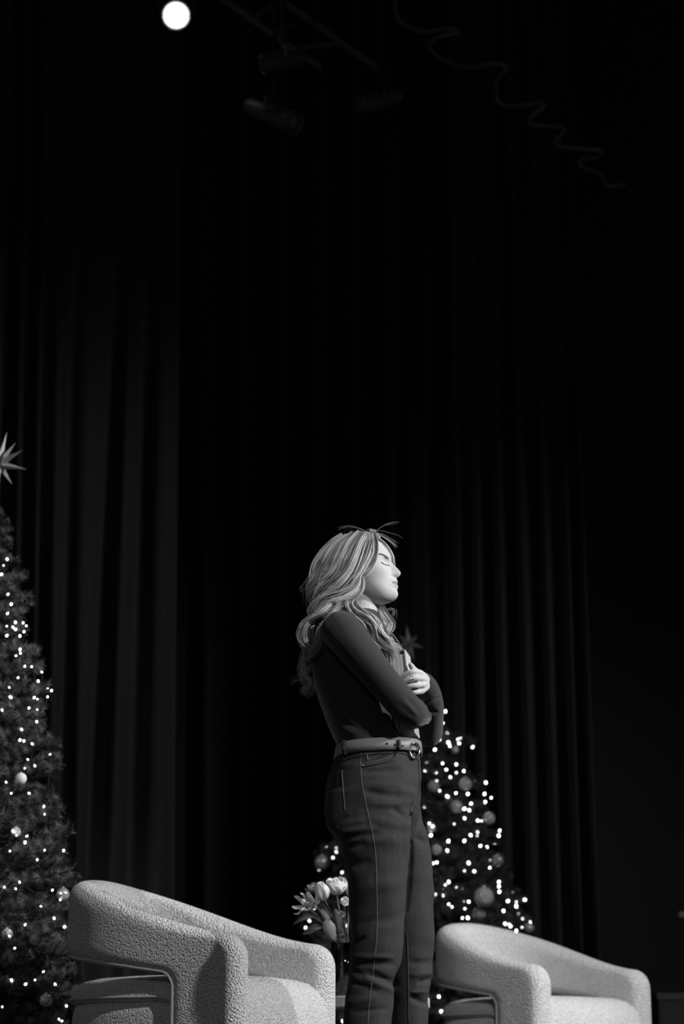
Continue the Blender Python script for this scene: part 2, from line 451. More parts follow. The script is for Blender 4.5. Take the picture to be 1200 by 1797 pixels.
# ------------------------------------------------------------------ the person
YW = 5.8
person = empty('person', (0.13, YW, 0), 'person in dark long-sleeved top and jeans standing with arms folded round a book, eyes closed', 'person')
def PW(px, py, d): return P(px, py, YW + d)
def loft(secs, n=28, p=2.3, k=5, shrink=1.0):
    """secs: (py, xl, xr, d centre, half depth)"""
    q = catmull(secs, k); rings = []
    a = np.linspace(0, 2 * np.pi, n, endpoint=False)
    ca = np.sign(np.cos(a)) * np.abs(np.cos(a)) ** (2 / p); sa = np.sign(np.sin(a)) * np.abs(np.sin(a)) ** (2 / p)
    for py, xl, xr, d, hd in q:
        l, r = PW(xl, py, d), PW(xr, py, d); cx = (l.x + r.x) / 2; hw = (r.x - l.x) / 2 * shrink
        rings.append(np.stack([cx + hw * ca, np.full(n, YW + d) + hd * shrink * sa, np.full(n, l.z)], 1))
    return skin_rings(rings[::-1])
def ptube(pts, radii, sides=16, k=6): return tube([PW(*p) for p in pts], radii, sides, k)

# --- jeans
torso_hip = [(1312, 592, 733, 0, 0.130), (1340, 585, 738, 0, 0.145), (1370, 576, 739, 0, 0.160), (1400, 570, 738, 0, 0.168), (1430, 569, 735, 0, 0.168), (1455, 580, 728, 0, 0.150), (1475, 605, 722, 0, 0.11)]
leg_near = [(1390, 572, 722, -.075, .088), (1440, 571, 724, -.080, .090), (1460, 578, 722, -.083, .090), (1481, 597, 721, -.085, .090), (1508, 604, 720, -.086, .088), (1535, 607, 718, -.087, .085), (1589, 612, 712, -.088, .080),
            (1642, 615, 710, -.088, .076), (1678, 614, 707, -.088, .074), (1702, 610, 700, -.088, .073), (1724, 609, 691, -.088, .071), (1744, 607, 692, -.088, .070), (1797, 603, 687, -.088, .070), (1860, 604, 684, -.088, .070), (1918, 606, 688, -.088, .072)]
leg_far = [(1390, 640, 735, .075, .085), (1439, 640, 743, .080, .088), (1469, 645, 751, .083, .088), (1505, 650, 757, .086, .086), (1553, 655, 761, .088, .082), (1619, 668, 762, .088, .078), (1678, 676, 760, .088, .074),
           (1720, 682, 759, .088, .072), (1750, 684, 750, .088, .070), (1768, 684, 752, .088, .070), (1797, 684, 751, .088, .070), (1860, 682, 750, .088, .070), (1914, 684, 752, .088, .072)]
jm = remesh([loft(torso_hip, 36), loft(leg_near), loft(leg_far)], 0.0045, 10, 0.5)
def wrinkle(me, segs, near_only=True):
    co = coords(me); nr = normals(me); px, py = PROJ(co); disp = np.zeros(len(co))
    for (x0, y0, x1, y1, wd, amp) in segs:
        dx, dy = x1 - x0, y1 - y0; L2 = dx * dx + dy * dy
        t = ((px - x0) * dx + (py - y0) * dy) / L2; tc = np.clip(t, 0, 1)
        dist = np.hypot(px - x0 - tc * dx, py - y0 - tc * dy)
        fade = np.exp(-((t - 0.5) / 0.55) ** 4)
        disp += amp * np.exp(-(dist / wd) ** 2) * fade
    if near_only: disp *= np.clip(-nr[:, 1] * 2 + 0.3, 0, 1)
    co += nr * disp[:, None]; setco(me, co)
W1, W2 = 0.004, -0.006
wr = [(596, 1472, 660, 1462, 5, W2), (592, 1462, 655, 1452, 6, W1), (585, 1452, 606, 1432, 5, W2), (600, 1490, 640, 1480, 6, W2), (640, 1480, 690, 1470, 8, W1),
      (640, 1380, 700, 1375, 8, W1), (645, 1390, 700, 1398, 6, W2), (650, 1412, 715, 1410, 7, W1), (690, 1420, 722, 1440, 5, W2), (660, 1440, 720, 1452, 8, W1),
      (615, 1660, 640, 1646, 5, W2), (615, 1690, 690, 1692, 6, -.008), (620, 1680, 690, 1680, 5, .005), (640, 1704, 696, 1728, 6, -.009), (640, 1716, 692, 1740, 5, .005), (612, 1722, 660, 1738, 5, W2), (610, 1760, 660, 1750, 6, W1), (622, 1775, 680, 1770, 6, W2),
      (735, 1725, 760, 1718, 5, -.010), (722, 1712, 758, 1706, 5, .006), (722, 1750, 750, 1762, 5, -.010), (720, 1742, 748, 1740, 4, .006), (722, 1690, 758, 1690, 6, W2),
      (730, 1470, 750, 1480, 6, W2), (600, 1345, 630, 1340, 6, W1), (640, 1355, 700, 1350, 5, W2), (630, 1560, 700, 1550, 12, W1), (630, 1620, 700, 1612, 10, W2)]
wr += [(723, 1432, 721, 1480, 3.5, -.010), (721, 1480, 719, 1530, 3.5, -.010), (719, 1530, 712, 1600, 3.5, -.008), (726, 1410, 722, 1436, 3.5, -.007), (712, 1425, 716, 1500, 6, .004), (600, 1446, 640, 1440, 6, W1), (618, 1520, 650, 1512, 8, W2), (700, 1385, 728, 1392, 6, W1), (612, 1700, 640, 1712, 5, W2)]
wrinkle(jm, wr)
co = coords(jm); nr = normals(jm); setco(jm, co + nr * (0.0022 * noise3(co * [1, 1, 1.7], 26, 5) + 0.0012 * noise3(co * [1, 1, 1.4], 60, 6))[:, None])
jeans = link('jeans', jm, M['denim'], person); tag(jeans, 'dark straight-leg denim jeans')
jb = bvh_of(jm)
def line(name, pts, r, m, parent, bvh=jb, lift=0.0008, sides=5):
    p = on_surface(bvh, pts, lift)
    if len(p) > 2: return part(name, tube(p, r, sides, 1, smooth=False), m, parent)
line('side_seam', [(634, 1322), (633, 1345), (636, 1380), (645, 1425), (654, 1465), (659, 1500), (661, 1560), (661, 1640), (655, 1700), (648, 1760), (645, 1796)], 0.0010, M['stitch'], jeans)
line('back_pocket_stitching', [(600, 1354), (602, 1380), (605, 1421)], 0.0018, M['stitch'], jeans)
line('back_pocket_stitching', [(582, 1452), (590, 1445), (604, 1424)], 0.0014, M['seam'], jeans)
line('back_pocket_stitching', [(594, 1357), (600, 1352), (603, 1354)], 0.0014, M['stitch'], jeans)
line('front_pocket_edge', [(637, 1345), (660, 1341), (682, 1336), (693, 1328), (696, 1316)], 0.0030, M['seam'], jeans)
line('front_pocket_edge', [(637, 1341), (660, 1336), (680, 1331), (690, 1324), (692, 1316)], 0.0012, M['stitch'], jeans)
line('coin_pocket_edge', [(643, 1324), (665, 1322), (690, 1321)], 0.0020, M['stitch'], jeans)
line('coin_pocket_edge', [(643, 1323), (645, 1333)], 0.0020, M['stitch'], jeans)
line('fly_seam', [(733, 1333), (735.5, 1365), (734, 1400), (727, 1415), (722, 1428)], 0.0030, M['seam'], jeans)
line('fly_stitching', [(727, 1408), (723, 1416), (721, 1424)], 0.0022, M['stitch'], jeans)
line('inner_seam', [(714, 1640), (715, 1680), (716, 1730), (717, 1795)], 0.0022, M['seam'], jeans)
line('waistband_edge', [(587, 1343), (600, 1336), (630, 1327), (665, 1322), (700, 1321), (722, 1328), (735, 1334)], 0.0022, M['seam'], jeans)
rv = on_surface(jb, [(636.5, 1344), (637, 1345), (637.5, 1345)], 0.001)
if rv: part('rivet', ellipsoid(rv[0], (.004, .004, .004), 10, 8), M['steel'], jeans)
rv = on_surface(jb, [(735, 1330), (735.5, 1331), (736, 1332)], 0.003)
# shoes
for cx, d in ((647, -.088), (718, .088)):
    c = PW(cx, 1920, d); x = c.x + 0.05
    part('shoe', [(lambda V: (V[0], V[1]))(skin_rings([np.stack([x + sx * np.cos(np.linspace(0, 2 * np.pi, 24, endpoint=False)) + ox, YW + d + sy * np.sin(np.linspace(0, 2 * np.pi, 24, endpoint=False)), np.full(24, z)], 1)
         for sx, sy, ox, z in ((.120, .040, 0, 0.0), (.126, .044, 0, 0.015), (.120, .042, 0, 0.04), (.085, .042, -.03, 0.075), (.055, .045, -.055, 0.11))]))], M['shoe'], person)

# --- belt: follows the waist outline
def waist_ring(py, xl, xr, hd, n=72, grow=0.0):
    l, r = PW(xl, py, 0), PW(xr, py, 0); a = np.linspace(0, 2 * np.pi, n, endpoint=False); p = 2.3
    ca = np.sign(np.cos(a)) * np.abs(np.cos(a)) ** (2 / p); sa = np.sign(np.sin(a)) * np.abs(np.sin(a)) ** (2 / p)
    return np.stack([(l.x + r.x) / 2 + ((r.x - l.x) / 2 + grow) * ca, YW + (hd + grow) * sa, np.full(n, l.z)], 1)
ring_defs = [(1329, 589, 737, .138), (1318, 591, 736.5, .134), (1307, 593, 735, .129)]
b_in = [waist_ring(*q, grow=0.002) for q in ring_defs]; b_out = [waist_ring(*q, grow=0.007) for q in ring_defs]
tilt = lambda R: R + np.stack([0 * R[:, 0], 0 * R[:, 0], 0.006 * np.sin((R[:, 0] - 0.12) * 8)], 1)
loop = [tilt(q) for q in (b_in[0], b_out[0], b_out[1], b_out[2], b_in[2], b_in[1], b_in[0])]
Vb, Fb = skin_rings(loop, False); belt = part('belt', (Vb, Fb), M['belt'], person); tag(belt, 'pale leather belt with a metal buckle')
bm_ = belt.data; bb = bvh_of(bm_)
for x in (679, 693, 706):
    h = on_surface(bb, [(x, 1305 + (x - 679) * 0.15), (x + .3, 1306), (x + .5, 1306)], 0.0)
    if h: part('hole', ellipsoid(h[0], (.003, .003, .003), 8, 6), M['hole'], belt)
for x in (605, 699):
    p = on_surface(bb, [(x, 1302), (x, 1312), (x + .5, 1322), (x + 1, 1330)], 0.003)
    if len(p) > 2: part('belt_loop', tube(p, 0.006, 6, 2), M['denim'], belt)
bk = []
for a in np.linspace(0, 2 * np.pi, 22):
    pxx = 727 + 8.5 * math.cos(a); pyy = 1317 + 13 * math.sin(a)
    h = on_surface(bb, [(pxx, 1317), (pxx + .01, 1317.01), (pxx + .02, 1317.02)], 0.004)
    d = (h[0].y - YW) if h else -0.01
    bk.append(PW(pxx, pyy, d - .004))
part('buckle', tube(bk, 0.0036, 8, 2), M['steel'], belt)
part('buckle_prong', tube([bk[11], (bk[11] + bk[0]) / 2 + Vector((.004, -.006, 0)), bk[0]], 0.0025, 6, 2), M['steel'], belt)

# --- sweater
torso = [(1074, 612, 660, .0, .056), (1082, 600, 664, .0, .085), (1089, 586, 669, .0, .125), (1100, 572, 674, .0, .155), (1120, 556, 682, .0, .165), (1150, 545, 690, .0, .150), (1200, 550, 690, .0, .138), (1250, 567, 690, .0, .126), (1285, 581, 697, .0, .122), (1308, 591, 722, .0, .124), (1330, 592, 730, .0, .126)]
r_arm = [(597, 1106, -.160), (612, 1122, -.182), (638, 1155, -.178), (680, 1206, -.164), (716, 1246, -.155), (727, 1252, -.120)]
r_rad = [.058, .057, .052, .048, .045, .044]
r_fore = [(726, 1251, -.125), (734, 1254, -.090), (740, 1256, -.03), (742, 1259, .02), (737, 1262, .048)]
l_up = [(640, 1108, .150), (668, 1150, .180), (712, 1225, .190), (745, 1284, .165)]
l_fore = [(750, 1284, .160), (752, 1262, .115), (753, 1235, .060), (749, 1212, .012), (744, 1200, -.018)]
sm = remesh([loft(torso, 36), ptube(r_arm, r_rad, 20), ptube(r_fore, [.042, .034, .027, .024, .022]), ptube(l_up, [.056, .050, .046, .042], 18), ptube(l_fore, [.049, .046, .042, .038, .034], 18), ellipsoid(PW(749, 1284, .165), (.043, .045, .046))], 0.0042, 8, 0.5)
wrinkle(sm, [(598, 1265, 640, 1285, 6, -.004), (596, 1275, 650, 1300, 6, .003), (625, 1290, 690, 1296, 5, -.004), (575, 1240, 620, 1265, 7, .003),
             (702, 1238, 726, 1258, 4, -.002), (714, 1224, 736, 1248, 3.5, -.0025), (708, 1230, 731, 1254, 3.5, .0015), (745, 1232, 772, 1222, 5, -.008), (742, 1226, 768, 1212, 4, .004), (748, 1246, 768, 1250, 4, -.004), (640, 1230, 700, 1262, 9, .003)], True)
co = coords(sm); nr = normals(sm); setco(sm, co + nr * (0.0016 * noise3(co, 34, 8))[:, None])
sweater = link('sweater', sm, M['sweater'], person); tag(sweater, 'dark fitted long-sleeved top')
part('collar', tube([(0, 0, 0)] and [(lambda l, r, a: ((l.x + r.x) / 2 + (r.x - l.x) / 2 * math.cos(a), YW + .056 * math.sin(a), l.z))(PW(611, 1077, 0), PW(660, 1077, 0), a) for a in np.linspace(0, 2 * np.pi, 25)], 0.005, 8, 2), M['sweater'], sweater)

# --- head and body
BETA = math.radians(12); SX, SZ = 1.684e-3, 1.748e-3; HC = (640.0, 1003.0)
hc = PW(HC[0], HC[1], 0.0)
def pol(pts):
    a = np.array([((x - HC[0]) * SX / math.cos(BETA), (HC[1] - y) * SZ) for x, y in pts]); ang = np.degrees(np.arctan2(a[:, 1], a[:, 0])); r = np.hypot(a[:, 0], a[:, 1])
    return ang, r
front_full = [(640, 1062), (652, 1062), (664, 1061), (680, 1060), (688, 1057.5), (694, 1054), (697.5, 1050), (698.7, 1045.5), (697.6, 1041), (696.2, 1038.4), (698.3, 1035), (699, 1032), (698, 1029.3), (696.2, 1027.8), (698.2, 1025.8), (698.3, 1023), (696.6, 1020), (695.2, 1017.6),
              (699, 1015.8), (702.6, 1013), (703.9, 1009), (702.5, 1005.5), (699, 1001.5), (694.5, 997), (690, 992), (687.2, 987.5), (687.0, 983), (686.3, 977), (682.5, 970), (677, 963), (669, 954), (657, 945), (640, 939)]
front_base = [(640, 1062), (652, 1062), (664, 1061), (678, 1059), (686, 1055), (690, 1050), (691, 1045), (691, 1040), (690.5, 1034), (690, 1028), (689, 1022), (688, 1016), (687, 1010), (686, 1004), (685, 997), (683.5, 990), (683.8, 984), (685, 977), (681.5, 970), (676.5, 963), (669, 954), (657, 945), (640, 939)]
back = [(640, 939), (622, 940), (602, 947), (586, 962), (578, 985), (579, 1008), (588, 1030), (604, 1047), (622, 1057), (640, 1062)]
af, rf = pol(front_full); ab, rb = pol(front_base); ak, rk = pol(back); ak = np.where(ak < 89, ak + 360, ak)
EE = np.linspace(-90, 90, 721)
def gsm(a, sig):                           # smooth a contour, ends kept
    k = np.exp(-0.5 * (np.arange(-60, 61) / (sig * 4)) ** 2); k /= k.sum(); return np.convolve(np.pad(a, 60, mode='reflect', reflect_type='odd'), k, 'valid')
rF_, rB_ = gsm(np.interp(EE, af, rf), 0.5), gsm(np.interp(EE, ab, rb), 4.5)
def Rfull(el): return np.interp(el, EE, rF_)
def Rbase(el): return np.interp(el, EE, rB_)
def Rback(el): return np.interp(180 - el, ak, rk)
zt_, zb_ = Rfull(90), Rfull(-90)
def Rside(el):
    e = np.radians(el); c, s = np.cos(e), np.sin(e)
    k = np.clip((el + 30) / 60, 0, 1); wd = .0690 + .0045 * k * k * (3 - 2 * k)
    up = 1 / np.sqrt((c / wd) ** 2 + (s / zt_) ** 2); lo = 1 / (np.abs(c / wd) ** 2.2 + np.abs(s / zb_) ** 2.2) ** (1 / 2.2)
    return np.where(el >= 0, up, lo)
# lateral width of the midline relief by elevation (degrees): chin, lips, nose base, tip, bridge, brow
LW = np.array([(-90, .03), (-50, .024), (-38, .020), (-30, .021), (-22, .020), (-16, .013), (-9, .0105), (-2, .0085), (8, .0075), (16, .008), (24, .016), (40, .04), (90, .05)])
NE, NA = 220, 240
el = np.linspace(-89.5, 89.5, NE); az = np.linspace(-180, 180, NA, endpoint=False)
EL, AZ = np.meshgrid(el, az, indexing='ij'); c_, s_ = np.cos(np.radians(AZ)), np.sin(np.radians(AZ)); pw = 2.25
Fm = np.where(c_ >= 0, Rbase(EL), Rback(EL))
R0 = ((np.abs(c_) / Fm) ** pw + (np.abs(s_) / Rside(EL)) ** pw) ** (-1 / pw)
Yl = R0 * s_ * np.cos(np.radians(EL)); wl = np.interp(EL, LW[:, 0], LW[:, 1])
R1 = R0 + np.where(c_ > 0, (Rfull(EL) - Rbase(EL)) * np.exp(-(Yl / wl) ** 2), 0)
X = R1 * np.cos(np.radians(EL)) * c_; Yh = R1 * np.cos(np.radians(EL)) * s_; Z = R1 * np.sin(np.radians(EL))
def g(y0, z0, wy, wz): return np.exp(-((np.abs(Yh) - y0) / wy) ** 2 - ((Z - z0) / wz) ** 2) * (X > 0)
ZE = (HC[1] - 993.0) * SZ             # the near eye is closer to the camera than the midline, so it sits lower than it looks
X = X - 0.0055 * g(.029, ZE + .001, .015, .009) - 0.002 * g(.018, ZE, .007, .008)
X = X + 0.0025 * g(.030, ZE + .019, .020, .006)                        # brow ridge
cheek = g(.046, -.008, .020, .018); X = X + 0.003 * cheek; Yh = Yh + np.sign(Yh) * 0.002 * cheek
X = X - 0.002 * g(.044, -.045, .016, .014)                              # hollow of the cheek
X = X - 0.0022 * g(.023, (HC[1] - 1027) * SZ, .005, .005)               # mouth corners
def head_place(v):
    v = np.asarray(v); cb, sb = math.cos(-BETA), math.sin(-BETA)
    return np.stack([v[:, 0] * cb - v[:, 1] * sb, v[:, 0] * sb + v[:, 1] * cb, v[:, 2]], 1) + np.array(hc)
hv = np.stack([X, Yh, Z], -1); head = skin_rings([head_place(hv[i]) for i in range(NE)])
extra = []
def surf_x(y, z):
    i = np.argmin((Yh - y) ** 2 * 1 + (Z - z) ** 2 + (X < 0) * 1.0); return X.flat[i]
for sg in (-1, 1):
    xe = surf_x(sg * .030, ZE)
    V, Fc = ellipsoid((xe - .0092, sg * .0265, ZE + .0025), (.0105, .0108, .0090)); extra.append((head_place(V), Fc))
    zn = (HC[1] - 1011.5) * SZ
    V, Fc = ellipsoid((.0800, sg * .0105, zn), (.0110, .0062, .0072)); extra.append((head_place(V), Fc))
    V, Fc = ellipsoid((-.004, sg * .074, .004), (.016, .006, .030)); extra.append((head_place(V), Fc))    # ear
neck = ptube([(634, 1040, .0), (634, 1062, .0), (630, 1085, .0), (625, 1110, .0)], [.047, .048, .054, .058], 24)
inner = [loft([(a, b + 6, c - 6, d, e * .9) for a, b, c, d, e in torso[1:]], 24, shrink=0.93), ptube(r_arm, [x * .72 for x in r_rad]), ptube(r_fore, [.028, .024, .021, .019, .018]), ptube(l_up, [.040, .036, .032, .030]), ptube(l_fore, [.031, .031, .029, .027, .025]),
         loft(torso_hip, 24, shrink=.93), loft([(a, b, c, d, e) for a, b, c, d, e in leg_near], 16, shrink=.8), loft([(a, b, c, d, e) for a, b, c, d, e in leg_far], 16, shrink=.8)]
# left hand, on the book
fing = {'i': [(736, 1181, -.078), (725, 1179, -.098), (713, 1183, -.098), (703, 1190, -.092)], 'm': [(739, 1191, -.082), (727, 1190, -.103), (714, 1194, -.104), (703, 1202, -.097)],
        'r': [(740, 1202, -.080), (729, 1203, -.101), (716, 1206, -.103), (706, 1213, -.097)], 'p': [(738, 1213, -.074), (730, 1215, -.092), (720, 1217, -.094), (711, 1222, -.090)]}
hand = []
for k_, pts in fing.items():
    r0 = {'i': .0088, 'm': .0090, 'r': .0086, 'p': .0076}[k_]
    hand.append(ptube(pts, [r0 * 1.08, r0, r0 * .95, r0 * .82], 12, 5))
    hand.append(ptube([(747, 1200, -.022), (744, 1199 + (pts[0][1] - 1199) * .5, -.05), pts[0]], [.018, .0145, .0108], 12, 5))
hand.append(ptube([(745, 1193, -.03), (736, 1183, -.062), (727, 1176, -.082), (720.5, 1167, -.092)], [.014, .0115, .0096, .0076], 12, 5))
# right hand, fingers closed round the far edge of the book
for q in range(4):
    hand.append(ptube([(737, 1262, .048), (727, 1254 + q * 6, .050), (715, 1250 + q * 6.5, .042), (705, 1250 + q * 6.5, .036)], [.015, .0105, .0082, .0068], 10, 4))
hand.append(ptube([(738, 1258, .046), (740, 1246, .034), (738, 1237, .022)], [.012, .0092, .0076], 10, 4))
bm = remesh([head, neck] + extra + inner + hand, 0.0019, 3, 0.5)
co = coords(bm); loc_ = co - np.array(hc); cb, sb = math.cos(BETA), math.sin(BETA)
lx = loc_[:, 0] * cb - loc_[:, 1] * sb; ly = loc_[:, 0] * sb + loc_[:, 1] * cb; lz = loc_[:, 2]
sh = np.full(len(co), 0.53)
zm = (HC[1] - 1027.8) * SZ; hz = np.where(lz > zm, .0105, .0130) * np.clip(1 - (np.abs(ly) / .024) ** 2, 0, 1)
lip = np.clip(1 - ((lz - zm) / (hz + 1e-6)) ** 4, 0, 1) * (lx > .07) * (np.abs(ly) < .0235) * (np.abs(lz - zm) < hz)
sh = sh * (1 - lip) + 0.30 * lip
slit = np.exp(-((lz - zm) / .0014) ** 2) * (lx > .07) * (np.abs(ly) < .022); sh = sh * (1 - .6 * slit)
# nostril
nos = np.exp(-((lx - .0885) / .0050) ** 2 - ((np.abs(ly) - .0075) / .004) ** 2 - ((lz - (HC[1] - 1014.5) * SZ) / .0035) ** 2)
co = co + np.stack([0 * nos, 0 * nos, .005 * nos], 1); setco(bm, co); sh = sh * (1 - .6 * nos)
shade_attr(bm, sh)
body = link('body', bm, M['skin'], person)
hb = bvh_of(bm)
# closed eyelid line, lashes, brow
lash = on_surface(hb, [(669, 986.5), (673, 989.2), (677.5, 991.3), (682, 991.8)], 0.0003, 6)
parts_ = [tube(lash, [0.0014] * len(lash), 5, 1, smooth=False)]
for i, p in enumerate(lash):
    t = i / max(1, len(lash) - 1); d = Vector((0.0018 + .002 * t, -0.0012, -0.0030)); parts_.append(tube([p, p + d * .6, p + d + Vector((.0008, -.0008, .0006))], [.0006, .0005, .0002], 4, 2))
part('eyelashes', parts_, M['brow'], body)
parts_ = []
for k_ in range(70):
    t = random.random(); cxp = np.interp(t, [0, .35, .7, 1], [664.5, 671, 677, 681.5]); cyp = np.interp(t, [0, .35, .7, 1], [973.5, 973, 976, 980.5]) + random.uniform(-1.3, 1.3) * (0.5 + .7 * t)
    q = on_surface(hb, [(cxp, cyp), (cxp - 1.8, cyp - .9), (cxp - 3.6, cyp - 1.0)], 0.0007, 2)
    if len(q) > 2: parts_.append(tube(q, 0.00042, 4, 1, smooth=False))
if parts_: part('eyebrow', parts_, M['brow'], body)
# ring on the hand
f1, f2 = PW(727, 1190, -.103), PW(714, 1194, -.104)
ax = (f2 - f1).normalized(); u_ = ax.cross(Vector((0, 0, 1))).normalized(); v_ = ax.cross(u_)
for off in (.30, .50):
    c0 = f1.lerp(f2, off - .08); part('finger_ring', tube([c0 + (u_ * math.cos(a) + v_ * math.sin(a)) * .0096 for a in np.linspace(0, 2 * np.pi, 21)], 0.0012, 6, 2), M['steel'], body)

# --- hair
tv_, tf_ = loft(torso, 36); torso_bvh = BVHTree.FromPolygons([Vector(q) for q in tv_], tf_)
def strands(locks, seg=22, sides=3):
    VV = []; FF = []; SH = []; base = 0
    for (pts, rad, n, wave, rr) in locks:
        if wave > .0045: wave *= 1.35
        ctl = []
        for q in pts:
            w_ = PW(*q)
            if q[2] < -.045:               # near-side locks lie on top of the clothed torso
                h = torso_bvh.ray_cast(CAM, RAY(q[0], q[1]))
                if h[0] is not None and w_.y > h[0].y - .014: w_ = PW(q[0], q[1], h[0].y - .014 - YW)
            ctl.append(list(w_))
        g_ = catmull(ctl, 8); t_g = np.linspace(0, 1, len(g_)); ts = np.linspace(0, 1, seg)
        gc = np.stack([np.interp(ts, t_g, g_[:, k]) for k in range(3)], 1)
        tan = np.gradient(gc, axis=0); tan /= np.linalg.norm(tan, axis=1)[:, None]
        e1 = np.cross(tan, [0, 1, 0]); e1 /= np.linalg.norm(e1, axis=1)[:, None] + 1e-9; e2 = np.cross(tan, e1)
        rad_t = np.interp(ts, np.linspace(0, 1, len(rad)), rad)
        nc = max(2, n // 14) if n > 20 else n; cl = RNG.uniform(-1, 1, (nc, 2)); csh = RNG.uniform(0.14, 0.80, nc)
        cph = RNG.uniform(0, 6.28, nc)
        for i in range(n):
            ci = RNG.integers(nc); a = np.clip(cl[ci] + RNG.normal(0, .22, 2), -1.15, 1.15); 
            ph = cph[ci] + RNG.normal(0, .35); fr = RNG.uniform(.9, 1.1)
            wv = wave * np.sin(2 * np.pi * (1.6 * fr) * ts + ph) * ts
            wv2 = wave * np.cos(2 * np.pi * (1.3 * fr) * ts + ph) * ts
            end = RNG.uniform(.82, 1.06)
            p = gc + e1 * (a[0] * rad_t + wv)[:, None] + e2 * (a[1] * rad_t * .7 + wv2 * .7)[:, None]
            if RNG.random() < .15:         # flyaway
                p = p + (e1 * RNG.normal(0, .012) + e2 * RNG.normal(0, .008)) * (ts ** 2)[:, None]
            p = p[0] + (p - p[0]) if end >= 1 else np.stack([np.interp(ts * end, ts, p[:, k]) for k in range(3)], 1)
            r = rr * RNG.uniform(.7, 1.2) * np.interp(ts, [0, .08, .8, 1], [.8, 1, .9, .15])
            for s in range(sides):
                al = 2 * np.pi * s / sides
                VV.append(p + (e1 * math.cos(al) + e2 * math.sin(al)) * r[:, None])
            j = np.arange(seg - 1)
            for s in range(sides):
                s2 = (s + 1) % sides
                FF.append(np.stack([base + s * seg + j, base + s2 * seg + j, base + s2 * seg + j + 1, base + s * seg + j + 1], 1))
            base += sides * seg
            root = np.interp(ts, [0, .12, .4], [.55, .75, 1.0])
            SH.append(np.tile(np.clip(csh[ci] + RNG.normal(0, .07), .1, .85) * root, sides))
    return np.vstack(VV), np.vstack(FF), np.concatenate(SH)
N = -.082
